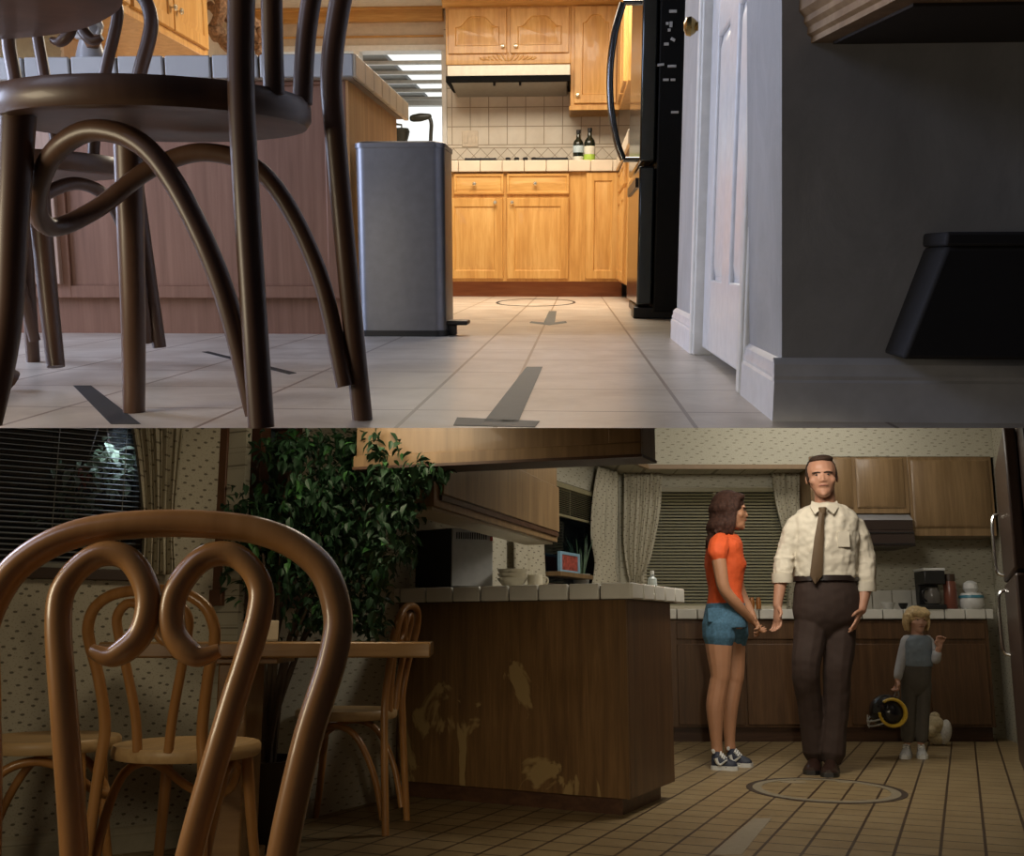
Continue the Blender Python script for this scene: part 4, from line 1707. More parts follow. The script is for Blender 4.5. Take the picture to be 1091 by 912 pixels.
T = Thing(L, 'wall_cabinet', 'oak wall cabinet above the dark range hood, two narrow doors', 'cabinet', (ux2(917), YU, uz2(547)))
o_, z_ = ux2(917), uz2(547)
m = MB()
m.box(ux2(864) - o_, ux2(969) - o_, 0, YB - YU - .004, 0, uz2(486) - z_)
T.part('body', m, M_walm, bevel=.003)
slab_door(T, o_, z_, 866, 909, 488, 541, M_walm)
slab_door(T, o_, z_, 913, 964, 488, 541, M_walm)
T = Thing(L, 'wall_cabinet', 'wide single door oak wall cabinet at the right above the coffee maker', 'cabinet', (ux2(1014), YU, uz2(571)))
o_, z_ = ux2(1014), uz2(571)
m = MB()
m.box(ux2(969) - o_ + .002, ux2(1059) - o_, 0, YB - YU - .004, 0, uz2(486) - z_)
T.part('body', m, M_walm, bevel=.003)
slab_door(T, o_, z_, 972, 1055, 490, 562, M_walm)
T = Thing(L, 'range_hood', 'dark brown range hood with a pale metal top strip beside the man', 'range hood', (ux2(930), YU - .1, uz2(583)))
o_, z_ = ux2(930), uz2(583)
yh_ = YB - YU + .095
m = MB()
x0, x1 = ux2(886) - o_, ux2(967) - o_
zz = [0, uz2(570) - z_, uz2(548) - z_]
m.hexa([(x0, .0, zz[0]), (x1, 0, zz[0]), (x1, yh_, zz[0]), (x0, yh_, zz[0])], [(x0, .02, zz[1] + .03), (x1, .02, zz[1] + .03), (x1, yh_, zz[1] + .03), (x0, yh_, zz[1] + .03)])
m.box(x0, x1, .03, yh_, zz[1] + .03, zz[2] - .05)
T.part('canopy', m, plain('dark_brown_enamel', (.035, .022, .018), .3), bevel=.004)
m = MB()
m.hexa([(x0, .028, zz[2] - .05), (x1, .028, zz[2] - .05), (x1, yh_, zz[2] - .05), (x0, yh_, zz[2] - .05)], [(x0, .09, zz[2] - .004), (x1, .09, zz[2] - .004), (x1, yh_, zz[2] - .004), (x0, yh_, zz[2] - .004)])
T.part('top_strip', m, plain('brushed_strip', (.5, .52, .56), .3, metal=.6))
m = MB()
m.box(x0 + .01, x1 - .01, -.004, .02, .012, .02)
m.box(x0 + .01, x1 - .01, .008, .03, zz[1] + .005, zz[1] + .012)
T.part('vent_slot', m, M_black)

# things on the back worktop
M_red_b = plain('brown_red_jar', (.17, .055, .035), .3)
M_whitep = plain('white_plastic', (.62, .62, .60), .4)
M_teal = plain('teal_blue_band', (.06, .22, .30), .4)


def wp(px, y=None):                         # standing point on the back worktop
    y = YB - .2 if y is None else y
    return Vector((L.at(px, 640, y).x, y, ZW))


def wh(py, y=None, px=990):
    return L.at(px, py, YB - .2 if y is None else y).z - ZW


p = wp(992)
T = Thing(L, 'coffee_maker', 'black drip coffee maker with a white top on the white tiled worktop', 'coffee maker', p)
h = wh(606)
m = MB()
m.box(-.075, .075, -.1, .1, 0, .035).box(-.075, .075, .03, .1, .035, h)
T.part('body', m, M_black, bevel=.006)
m = MB()
m.box(-.078, .078, -.1, .1, h * .6, h - .02)
T.part('filter_housing', m, M_black, bevel=.008)
m = MB()
m.box(-.08, .08, -.104, .104, h - .02, h)
T.part('top', m, M_whitep, bevel=.004, label='white top')
m = MB()
m.lathe([(.004, .04), (.055, .04), (.062, .07), (.058, .12), (.045, .15), (.048, .16), (.003, .155)], (0, -.035, 0), 18)
T.part('carafe', m, plain('smoky_carafe', (.10, .09, .08), .1))
m = MB()
m.tube(spline([(-.05, -.06, .15), (-.09, -.08, .13), (-.085, -.075, .08), (-.055, -.055, .06)], 4), .007, 8)
T.part('carafe_handle', m, M_black)
p = wp(1013, YB - .24)
T = Thing(L, 'storage_jar', 'brown red glass jar with a dark lid between coffee maker and white canister', 'jar', p)
h = wh(612)
m = MB()
m.lathe([(.004, 0), (.043, 0), (.047, .01), (.047, h * .72), (.038, h * .8), (.003, h * .8)], seg=20)
T.part('body', m, M_red_b)
m = MB()
m.lathe([(.004, h * .8), (.041, h * .8), (.041, h), (.003, h)], seg=20)
T.part('lid', m, M_wood_d)
p = wp(1035, YB - .22)
T = Thing(L, 'canister', 'squat white canister with a teal band at the right end of the worktop', 'canister', p)
h = wh(632)
m = MB()
m.lathe([(.004, 0), (.07, 0), (.09, .03), (.085, h * .8), (.07, h), (.003, h)], seg=24)
T.part('body', m, M_whitep)
m = MB()
m.lathe([(.087, h * .68), (.09, h * .7), (.087, h * .85), (.084, h * .86)], seg=24)
T.part('band', m, M_teal, label='teal band')
h2 = wh(619)
m = MB()
m.lathe([(.004, h), (.035, h), (.055, h + (h2 - h) * .35), (.05, h + (h2 - h) * .8), (.02, h2), (.003, h2)], seg=18)
T.part('lid', m, M_whitep)
for i, (px, r, hh, mt, lb) in enumerate([(946, .05, .05, M_whitep, 'small white bowl on the worktop beside the man'), (962, .035, .045, M_black, 'small dark bowl on the worktop left of the child')]):
    m = MB()
    m.lathe([(.004, 0), (r * .5, 0), (r * .9, hh * .6), (r, hh), (r * .94, hh), (r * .8, hh * .55), (.003, hh * .15)], wp(px, YB - .25), 18)
    single(L, 'bowl', m, mt, lb, 'bowl')
for i, px in enumerate((801, 808)):
    m = MB()
    m.lathe([(.004, 0), (.019, 0), (.021, .05), (.015, .075), (.014, .085), (.003, .085)], wp(px, YB - .3), 14)
    single(L, 'spice_jar', m, plain('amber_jar', (.35, .13, .03), .3), 'small amber jar below the window, %s of the two by the woman' % ('left' if i == 0 else 'right'), 'jar', 'amber jars below the window')

# ---------------------------------------------------------------- peninsula
PA = L.fl(664, 868)                         # near corner of the plinth
dF = Vector((-1.8, 1.0, 0)).normalized()    # along the front, to the left
dE = Vector((.5, 1.0, 0)).normalized()      # along the end, away
PN = L.pl(668, 740, PA - dF * 0, PA - dF * 0 + dF) if False else None
K = PA + dE * -.06 + dF * -.06             # corner of the panels, in front of the plinth
corner = L.at(668, 740, K.y)
K = Vector((corner.x, K.y, 0))
zpk = L.at(667, 849, K.y).z                # lower edge of the panels
zpt = L.at(668, 639, K.y).z                # upper edge
zct = L.at(668, 621, K.y - .02).z
LF = 1.62
LE = .62
T = Thing(L, 'peninsula', 'walnut veneered kitchen peninsula with worn patches under a white tiled top', 'peninsula', (K.x, K.y, 0))


def pen(f, e, z):                          # local point: f along the front, e along the end
    v = dF * f + dE * e
    return (v.x, v.y, z)


def penbox(m, f0, f1, e0, e1, z0, z1):
    return m.hexa([pen(f0, e0, z0), pen(f1, e0, z0), pen(f1, e1, z0), pen(f0, e1, z0)], [pen(f0, e0, z1), pen(f1, e0, z1), pen(f1, e1, z1), pen(f0, e1, z1)])


T.part('body', penbox(MB(), .01, LF, .01, LE - .01, zpk, zpt), M_wal)
T.part('front_panel', penbox(MB(), -.004, LF, -.004, .012, zpk - .01, zpt), M_walp, label='front panel with worn pale patches')
T.part('end_panel', penbox(MB(), -.006, .012, .012, LE, zpk - .01, zpt), M_wal)
T.part('plinth', penbox(MB(), .05, LF, .05, LE - .05, 0, zpk - .008), M_wald)
T.part('worktop', penbox(MB(), -.03, LF, -.03, LE + .04, zpt, zct - .012), M_lgrout)
m = MB()
f = -.05
while f < LF:
    penbox(m, f + .004, f + .15, -.052, -.03, zpt + .003, zct)
    for k in range(4):
        penbox(m, f + .004, f + .15, -.026 + k * .16, .13 + k * .16, zct - .014, zct - .003)
    f += .155
T.part('front_tiles', m, M_ltile, bevel=.006)
m = MB()
e = -.05
while e < LE + .03:
    penbox(m, -.052, -.03, e + .004, e + .15, zpt + .003, zct)
    e += .155
T.part('end_tiles', m, M_ltile, bevel=.006)

ptop = lambda px, py: L.fl(px, py, zct)     # standing point on the peninsula top


def pp(f, e):
    v = K + dF * f + dE * e
    return Vector((v.x, v.y, zct))


def psolve(px, e):
    """f so that the point (f, e) on the top shows at column px."""
    lo, hi = -.3, 3.0
    for _ in range(40):
        mid = (lo + hi) / 2
        q_ = K + dF * mid + dE * e
        if PX0 + F * q_.x / q_.y > px:
            lo = mid
        else:
            hi = mid
    return (lo + hi) / 2


# microwave
fm1, fm0 = psolve(440, .12), psolve(524, .12)
pm = pp(psolve(482, .12), .12)
T = Thing(L, 'microwave', 'countertop microwave on the peninsula, dark side and pale vented front', 'microwave', pm, math.atan2(dE.y, dE.x) - R(90))
hm = L.at(482, 563, pm.y).z - zct
vL, vR, vM = L.at(440, 600, pm.y).x - pm.x, L.at(524, 600, pm.y).x - pm.x, L.at(481, 600, pm.y).x - pm.x
m = MB()
Iz = Matrix.Rotation(-(math.atan2(dE.y, dE.x) - R(90)), 4, 'Z')
A, Bq, Cq = Iz @ Vector((vL, .12, 0)), Iz @ Vector((vM, -.02, 0)), Iz @ Vector((vR, .05, 0))
D_ = A + (Cq - Bq)
m.hexa([(p_.x, p_.y, .012) for p_ in (A, Bq, Cq, D_)], [(p_.x, p_.y, hm) for p_ in (A, Bq, Cq, D_)])
T.part('case', m, M_black, bevel=.004)
u_ = (Cq - Bq).normalized()
n_ = Vector((u_.y, -u_.x, 0))
w_ = (Cq - Bq).length


def mwface(m, a, b, z0, z1, d):
    p0, p1 = Bq + u_ * (a * w_), Bq + u_ * (b * w_)
    return m.extrude([p0 + Vector((0, 0, z0)), p1 + Vector((0, 0, z0)), p1 + Vector((0, 0, z1)), p0 + Vector((0, 0, z1))], n_ * d)


M_mw = plain('pale_grey_panel', (.42, .42, .41), .35)
T.part('back_panel', mwface(MB(), .0, 1.0, .012, hm - .002, .012), M_mw, bevel=.003, label='pale grey vented panel')
m = MB()
for k in range(14):
    a = .1 + .055 * k
    mwface(m, a, a + .028, hm * .82, hm * .93, .014)
T.part('vent', m, M_black)
m = MB()
for a in (A, Bq, Cq, D_):
    c_ = a * .85 + (A + Cq) / 2 * .15
    m.lathe([(.004, 0), (.012, 0), (.012, .013), (.003, .013)], (c_.x, c_.y, 0), 10)
T.part('foot', m, M_black)
m = MB()
mwface(m, .93, .985, hm * .80, hm * .87, .022)
T.part('hinge_knob', m, plain('red_dot', (.3, .03, .02), .4))

# crockery beside it and paper bag behind the plant
M_crock = plain('cream_crockery', (.55, .50, .38), .3)
b_ = pp(psolve(546, .3), .3)
T = Thing(L, 'bowl_stack', 'stack of cream bowls on the peninsula right of the microwave', 'bowls', b_)
for k in range(3):
    m = MB()
    z = .022 * k
    m.lathe([(.004, z), (.035, z), (.07, z + .04), (.078, z + .055), (.07, z + .054), (.003, z + .02)], seg=20)
    T.part('bowl', m, M_crock)
b_ = pp(psolve(570, .35), .35)
T = Thing(L, 'mug', 'cream mug on the peninsula between bowl stack and side window', 'mug', b_)
m = MB()
m.lathe([(.004, 0), (.036, 0), (.038, .01), (.038, .07), (.033, .07), (.031, .012), (.003, .01)], seg=18)
T.part('body', m, M_crock)
m = MB()
m.tube(spline([(.036, 0, .058), (.06, 0, .055), (.062, 0, .03), (.037, 0, .02)], 4), .005, 8)
T.part('handle', m, M_crock)
b_ = pp(psolve(418, .2), .2)
T = Thing(L, 'paper_bag', 'crumpled white paper bag on the peninsula behind the ficus leaves', 'bag', b_)
rnd = random.Random(3)
m = MB()
rings = []
for k in range(8):
    z = .012 + .018 * k
    rings.append([Vector((.085 * (1 - .03 * k) * math.cos(a) * rnd.uniform(.85, 1.1), .06 * (1 - .05 * k) * math.sin(a) * rnd.uniform(.8, 1.15), z if k else 0)) for a in [i * math.pi / 9 for i in range(18)]])
m.loft(rings)
T.part('bag', m, plain('white_paper', (.6, .6, .58), .7))
b_ = pp(psolve(716, .25), .25)
b_ = L.fl(716, 629, zct)
b_ = pp(.05, .52)
T = Thing(L, 'soap_bottle', 'small translucent soap bottle on the far end of the peninsula', 'bottle', b_)
m = MB()
m.lathe([(.004, 0), (.022, 0), (.024, .008), (.022, .045), (.01, .056), (.009, .066), (.003, .066)], seg=14)
T.part('body', m, plain('cloudy_plastic', (.45, .5, .5), .3))
m = MB()
m.lathe([(.004, .066), (.011, .066), (.009, .085), (.003, .085)], seg=12)
T.part('cap', m, M_whitep)

# garden window sill: board, framed picture, snake plant, small jar
wsl = lambda px, py, b=-.02: L.pl(px, py, W1 + nS * -b, W2 + nS * -b)
Ts_, _ = on_wall(W1, W2)
zsh = along(W1, W2, 600, 611)[1]
m = MB()
f0_, f1_ = along(W1, W2, 583, 612)[0], along(W1, W2, 618, 612)[0]
m.box(f0_, f1_, -.10, .03, -.03, 0)
o = m.build('window_shelf', M_walm, bevel=.003)
o.matrix_world = Ts_ @ Matrix.Translation((0, 0, zsh))
tag(o, 'narrow oak shelf across the side window under the framed picture', 'shelf')
fx_, _z = along(W1, W2, 602, 605)
T = Thing(L, 'framed_picture', 'small framed picture in blue and red on the window shelf', 'picture', Ts_ @ Vector((fx_, -.03, zsh)), math.atan2(W2.y - W1.y, W2.x - W1.x))
hf = along(W1, W2, 602, 589)[1] - zsh
wf = (along(W1, W2, 612, 600)[0] - along(W1, W2, 591, 600)[0]) / 2
m = MB()
m.box(-wf, wf, -.012, .012, 0, .02).box(-wf, wf, -.012, .012, hf - .02, hf).box(-wf, -wf + .03, -.012, .012, .02, hf - .02).box(wf - .03, wf, -.012, .012, .02, hf - .02)
T.part('frame', m, plain('pale_blue_frame', (.25, .42, .55), .4), bevel=.002)
m = MB()
m.box(-wf + .03, wf - .03, -.006, .008, .02, hf - .02)
T.part('picture', m, plain('red_brown_print', (.35, .07, .05), .5, var=.6, scale=40))
fx_, zx_ = along(W1, W2, 622, 622)
pb_ = Ts_ @ Vector((fx_, -.1, zx_))
pb_ = Vector((pb_.x, pb_.y, zg0))
T = Thing(L, 'snake_plant', 'small spiky potted plant on the side window sill', 'plant', Ts_ @ Vector((fx_, .02, zg0 + .02)))
m = MB()
m.lathe([(.004, 0), (.05, 0), (.065, .09), (.058, .09), (.003, .08)], seg=16)
T.part('pot', m, plain('grey_pot', (.3, .3, .28), .5))
rnd = random.Random(8)
m = MB()
for k in range(16):
    a = rnd.uniform(0, 6.28)
    t_ = rnd.uniform(.1, .55)
    l = rnd.uniform(.16, .30)
    pth = [(.02 * math.cos(a), .02 * math.sin(a), .08), (.02 * math.cos(a) + t_ * .4 * l * math.cos(a), t_ * .4 * l * math.sin(a), .08 + l * .6), (t_ * l * math.cos(a), t_ * l * math.sin(a), .08 + l)]
    m.tube(spline(pth, 4), [.012, .013, .014, .014, .013, .012, .010, .006, .001], 6, flat=.3)
T.part('leaves', m, plain('snake_leaf', (.06, .13, .06), .4, var=.4))

# ---------------------------------------------------------------- overhead cabinet and hanging soffit cabinet
zo = 1.28
oA, oB = L.fl(462, 539, zo), L.fl(594, 578, zo)
T = Thing(L, 'wall_cabinet', 'oak overhead cabinet with a framed door above the microwave', 'cabinet', (oB.x, oB.y, zo))
dO = (oA - oB)
dO.z = 0
lo_ = dO.length
dO.normalize()
nO = Vector((dO.y, -dO.x, 0))               # away from the kitchen, towards the side wall
if nO.x > 0:
    nO = -nO


def ov(f, e, z):
    v = dO * f + nO * e
    return (v.x, v.y, z)


def ovbox(m, f0, f1, e0, e1, z0, z1):
    return m.hexa([ov(f0, e0, z0), ov(f1, e0, z0), ov(f1, e1, z0), ov(f0, e1, z0)], [ov(f0, e0, z1), ov(f1, e0, z1), ov(f1, e1, z1), ov(f0, e1, z1)])


m = MB()
ovt = lambda f, e: min(sight(oB.y + dO.y * f + nO.y * e, .20), 2.2) - zo
m.hexa([ov(0, 0, 0), ov(lo_, 0, 0), ov(lo_, .2, 0), ov(0, .2, 0)], [ov(0, 0, ovt(0, 0)), ov(lo_, 0, ovt(lo_, 0)), ov(lo_, .2, ovt(lo_, .2)), ov(0, .2, ovt(0, .2))])
T.part('body', m, M_walm, bevel=.003)
for a, b in ((.02, lo_ - .06),):
    m = MB()
    ovbox(m, a, b, -.018, 0, .055, ovt(b, 0) - .02)
    T.part('door', m, M_walm, bevel=.004)
    m = MB()
    ovbox(m, a - .004, b, -.012, 0, .03, .052)
    T.part('finger_rail', m, M_wald)
m = MB()
ovbox(m, .03, lo_ - .03, .02, .18, -.012, .0)
T.part('under_panel', m, plain('cream_underside', (.45, .40, .3), .6))

hA = L.at(683, 485, 3.4)
zh = hA.z
hB = L.fl(376, 499, zh)
T = Thing(L, 'hanging_cabinet', 'oak hanging cabinet over the peninsula with a recessed panel, cut off by the picture top', 'cabinet', (hA.x, hA.y, zh))
dH = hB - hA
lh = dH.length
dH.normalize()
eH = Vector((.5, 1, 0)).normalized()


def hv(f, e, z):
    v = dH * f + eH * e
    return (v.x, v.y, z)


def hbox(m, f0, f1, e0, e1, z0, z1):
    top = lambda f, e: min(z1, sight((hA + dH * f + eH * e).y, .212) - zh)
    return m.hexa([hv(f0, e0, z0), hv(f1, e0, z0), hv(f1, e1, z0), hv(f0, e1, z0)], [hv(f, e, top(f, e)) for f, e in ((f0, e0), (f1, e0), (f1, e1), (f0, e1))])


m = MB()
hbox(m, .0, lh, .02, .15, .004, .5)
T.part('body', m, M_walm)
m = MB()
hbox(m, 0, lh, 0, .02, 0, .045).hexa([hv(0, 0, .045), hv(.11, 0, .045), hv(.11, .02, .045), hv(0, .02, .045)], [hv(0, 0, .2), hv(.11, 0, .2), hv(.11, .02, .2), hv(0, .02, .2)])
T.part('face_frame', m, M_walm, bevel=.003)
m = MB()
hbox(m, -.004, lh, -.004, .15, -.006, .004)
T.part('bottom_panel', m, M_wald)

# ---------------------------------------------------------------- ficus
fb_ = Vector((-.93, 4.0, 0))
T = Thing(L, 'potted_ficus', 'large leafy ficus in a dark pot between dining table and peninsula', 'plant', fb_)
m = MB()
m.lathe([(.006, 0), (.12, 0), (.155, .28), (.165, .32), (.15, .32), (.145, .28), (.004, .27)], seg=26)
T.part('pot', m, plain('dark_brown_pot', (.035, .02, .013), .4))
rnd = random.Random(21)
fp_ = lambda px, py, y=3.95: L.at(px, py, y) - fb_
m = MB()
for ex in ((330, 640), (300, 560), (350, 520), (390, 560), (410, 520), (440, 500), (340, 480), (280, 590), (370, 610), (310, 500)):
    e_ = fp_(*ex, 3.93 + rnd.uniform(-.08, .08))
    mid = Vector((e_.x * .35 + rnd.uniform(-.04, .04), e_.y * .4, .3 + (e_.z - .3) * .55))
    sp = spline([(rnd.uniform(-.03, .03), rnd.uniform(-.03, .03), .25), mid, e_], 6)
    k = len(sp)
    m.tube(sp, [.014 * (1 - .75 * i / k) for i in range(k)], 7)
T.part('trunk', m, plain('grey_brown_bark', (.10, .07, .045), .8))
CL = [(300, 545, 38, 26, 9), (345, 520, 36, 26, 9), (330, 585, 40, 30, 11), (380, 560, 36, 28, 10), (405, 515, 30, 18, 6), (440, 505, 20, 12, 4), (265, 560, 16, 22, 4), (290, 610, 30, 26, 6),
      (365, 630, 30, 26, 7), (400, 600, 16, 26, 5), (320, 475, 26, 14, 4), (375, 475, 20, 14, 4), (340, 655, 34, 18, 4), (300, 480, 20, 14, 3), (462, 497, 10, 6, 1.2), (425, 545, 16, 14, 3), (250, 590, 10, 12, 1.4), (430, 580, 10, 16, 1.6), (395, 480, 22, 14, 3), (395, 660, 14, 14, 2)]
tw = sum(c[4] for c in CL)


def fic(kind):
    def f_():
        while True:
            r = rnd.uniform(0, tw)
            for c in CL:
                r -= c[4]
                if r <= 0:
                    break
            px, py = rnd.gauss(c[0], c[2] * .66), rnd.gauss(c[1], c[3] * .7)
            if 226 < px < 486 and 452 < py < 690:
                break
        return fp_(px, py, 3.9 + max(-.22, min(.2, rnd.gauss(0, .1))) + .1 * (px < 300) - .25 * (px > 395))
    return f_


M_fl = plain('dark_ficus_leaf', (.016, .046, .019), .5, spec=.3, var=.35, scale=9)
M_fl2 = plain('fresh_ficus_leaf', (.035, .11, .028), .5, spec=.3, var=.3, scale=9)
T.part('foliage', leaves(4300, fic(0), .046, rnd), M_fl)
T.part('young_foliage', leaves(330, fic(1), .047, rnd), M_fl2, label='fresh light green leaves')

# ---------------------------------------------------------------- table, chairs
ztb = .735
tR, tL = L.at(455, 697, 3.42), None
tf = Vector((tR.x, 3.55, 0))
T = Thing(L, 'dining_table', 'rectangular oak dining table with a panel pedestal behind the nearest chair', 'table', (tf.x - .5, 3.62, 0), R(3))
tl = 1.06
m = MB()
m.box(.5 - tl, .5, -.23, .23, .70, .75)
T.part('tabletop', m, M_table, bevel=.006)
px0_ = L.at(246, 800, 3.7).x - T.L.translation.x
px1_ = L.at(276, 800, 3.7).x - T.L.translation.x
m = MB()
m.box(px0_, px1_, -.15, .15, .05, .68)
T.part('pedestal', m, M_table, bevel=.006)
m = MB()
m.box(px0_ - .02, px1_ + .02, -.2, .2, 0, .05)
T.part('foot', m, M_table, bevel=.006)
m = MB()
m.box(px0_ - .1, px1_ + .1, -.18, .18, .68, .70)
T.part('support_plate', m, M_table, bevel=.003)
pn = L.at(286, 690, 3.6)
T = Thing(L, 'napkin_box', 'pale folded card box standing on the dining table', 'box', (pn.x, 3.6, .75), R(20))
m = MB()
hn = L.at(286, 661, 3.6).z - .75
m.box(-.03, .03, -.012, .0, 0, hn).box(-.03, .03, .006, .018, 0, hn * .95).box(-.03, .03, -.012, .018, 0, .01)
T.part('box', m, plain('cream_card', (.5, .42, .3), .7), bevel=.002)

LC = bentwood_chair(L, 'honey bentwood chair back nearest the camera, filling the lower left', 'chair', M_pine, (L.at(180, 650, 1.12).x + .00, .85, 0), R(-90), 'honey bentwood chairs round the dining table', .0155, M_lite)
chair_copy(LC, L, 'honey bentwood chair seen through the nearest chair back, pushed to the table', (L.at(203, 780, 3.1).x, 3.08, 0), R(80))
chair_copy(LC, L, 'honey bentwood chair at the left edge against the papered wall', (L.at(42, 790, 3.2).x, 3.26, 0), R(8))
chair_copy(LC, L, 'honey bentwood chair in the shade between dining table and peninsula', (L.at(368, 760, 4.42).x, 4.45, 0), R(172))

# ---------------------------------------------------------------- refrigerator at the right edge
rA = L.at(1074, 600, 5.26)
T = Thing(L, 'refrigerator', 'dark brown refrigerator with chrome handles at the right edge', 'refrigerator', (rA.x, rA.y, 0), -math.atan(.43))
M_brf = plain('dark_brown_enamel_door', (.045, .026, .020), .35)
rt = sight(rA.y, .205)
m = MB()
m.box(.06, .5, -1.0, .75, .04, rt - .12)
T.part('body', m, M_brf, bevel=.006)
m = MB()
m.box(0, .056, -.6, .74, .08, 1.05)
d = T.part('door', m, M_brf, bevel=.012)
m = MB()
m.box(0, .056, -.6, .74, 1.065, rt - .13)
d2 = T.part('freezer_door', m, M_brf, bevel=.012)
for z0, z1, dd in ((.66, 1.02, d), (1.10, 1.45, d2)):
    m = MB()
    m.tube(spline([(0, .66, z0), (-.035, .66, z0 + .03), (-.04, .66, (z0 + z1) / 2), (-.035, .66, z1 - .03), (0, .66, z1)], 5), .009, 8)
    T.part('handle', m, M_chrome, parent=dd, label='chrome handle')
m = MB()
m.box(.05, .45, -.95, .7, 0, .05)
T.part('foot', m, M_black)

# ---------------------------------------------------------------- marks on the lower floor
cA = L.fl(879, 841.5)
rx_ = (L.fl(955, 841.5).x - L.fl(803, 841.5).x) / 2
ry_ = (L.fl(879, 829).y - L.fl(879, 855).y) / 2
m = MB()
ring = lambda r: [(cA.x + rx_ * r * math.cos(a * math.pi / 32), cA.y + ry_ * r * math.sin(a * math.pi / 32), .0012) for a in range(64)]
m.tube(ring(.93), .030, 6, closed=True, flat=.04, up=(0, 0, 1))
T = Thing(L, 'floor_ring', 'worn pale ring with a dark outline marked on the tiles before the people', 'floor mark', (cA.x, cA.y, 0))
T.part('pale_ring', m, plain('worn_pale_paint', (.25, .21, .14), .6), room=True)
m = MB()
m.tube(ring(1.02), .022, 6, closed=True, flat=.05, up=(0, 0, 1))
T.part('dark_outline', m, plain('dark_brown_paint', (.05, .032, .02), .6), room=True)
m = MB()
for px, w in ((845, 14), (908, 16)):
    a = L.fl(px, 833)
    m.ell((a.x, a.y, .0006), (w / 190, .05, .0008), seg=14, rg=6)
T.part('pale_patch', m, plain('faint_pale_patch', (.30, .24, .15), .6), room=True)
tape(L, [[(757, 911), (790, 911), (822, 872), (803, 872)]], plain('faint_pale_stripe', (.30, .25, .175), .6), 'faint pale stripe across the tiles at the bottom right', name='floor_stripe', z=.0012)

# ================================================================ PEOPLE
M_skin = plain('skin', (.40, .20, .125), .55, scale=14)
M_skin2 = plain('tanned_skin', (.38, .185, .10), .55, scale=14)
M_skin3 = plain('fair_child_skin', (.46, .25, .17), .55, scale=14)
M_lip = plain('lip', (.27, .105, .075), .5)
M_eye = plain('eye_white', (.27, .21, .17), .4)
M_iris = plain('dark_iris', (.03, .02, .015), .2)
M_hairb = plain('dark_brown_hair', (.040, .023, .015), .75, spec=.2, var=.4, scale=90)
M_haird = plain('chestnut_hair', (.042, .019, .013), .75, spec=.2, var=.4, scale=80)
M_blond = plain('blonde_hair', (.50, .36, .18), .5, var=.25, scale=80)


class Figure:
    def __init__(s, px, py, d, name_label, group=None):
        g = L.at(px, py, d)
        s.d = d
        s.b = Vector((g.x, d, 0))
        s.T = Thing(L, 'person', name_label, 'person', s.b, 0, group)

    def J(s, px, py, dd=0.0):               # joint: photo column and row, set dd metres beyond the figure's own depth
        return L.at(px, py, s.d + dd) - s.b


def limb(m, pts, n=5, seg=12, flat=1.0):
    """Tapered limb through (Vector, radius) joints with rounded ends."""
    sp = spline([tuple(p) + (r,) for p, r in pts], n)
    m.tube([p[:3] for p in sp], [p[3] for p in sp], seg, round_ends=True, flat=flat)


def rings(m, rows, seg=24, sq=2.3):
    """Torso from (centre Vector, half width x, half depth y) rows, superelliptic."""
    rr = spline([tuple(c) + (a, b) for c, a, b in rows], 4)
    out = []
    for cx_, cy_, cz_, a, b in rr:
        ring = []
        for k in range(seg):
            t = 2 * math.pi * k / seg
            c, s_ = math.cos(t), math.sin(t)
            ring.append((cx_ + a * math.copysign(abs(c) ** (2 / sq), c), cy_ + b * math.copysign(abs(s_) ** (2 / sq), s_), cz_))
        out.append(ring)
    m.loft(out)


def hand(m, wrist, palm_dir, side_dir, size=.185, curl=.5, thumb=1):
    """Palm, four fingers and a thumb, fingers bent towards palm_normal."""
    d = Vector(palm_dir).normalized()
    s_ = Vector(side_dir)
    s_ = (s_ - d * s_.dot(d)).normalized()
    n = d.cross(s_).normalized()
    pl = size * .53
    w = size * .215
    c0_, c1_ = Vector(wrist), Vector(wrist) + d * pl
    m.loft([[c0_ + d * (pl * u) + s_ * (w * ww * math.cos(t)) + n * (size * .075 * th * math.sin(t)) for t in [k * math.pi / 6 for k in range(12)]] for u, ww, th in ((-.12, .66, 1.1), (.1, .72, 1.15), (.45, .95, 1.1), (.85, 1.0, .95), (1.02, .9, .7))])
    for k, ln in enumerate((.80, .95, 1.0, .9)):
        a = c1_ + s_ * (w * (-.78 + .52 * k)) - d * .008
        l = size * .43 * ln
        p1 = a + d * (l * .42) + s_ * ((k - 1.5) * .004) + n * (l * .10 * curl)
        p2 = p1 + (d * math.cos(curl * .9) + n * math.sin(curl * .9)) * (l * .32)
        p3 = p2 + (d * math.cos(curl * 1.7) + n * math.sin(curl * 1.7)) * (l * .26)
        limb(m, [(a, .0095), (p1, .0088), (p2, .0078), (p3, .0066)], 3, 8)
    t0_ = c0_ + d * (pl * .25) + s_ * (w * .75 * thumb)
    t1_ = t0_ + d * (size * .16) + s_ * (size * .12 * thumb) + n * (size * .06)
    t2_ = t1_ + d * (size * .15) + s_ * (size * .03 * thumb) + n * (size * .06)
    limb(m, [(t0_ - s_ * .01 * thumb, .014), (t1_, .0105), (t2_, .008)], 3, 8)


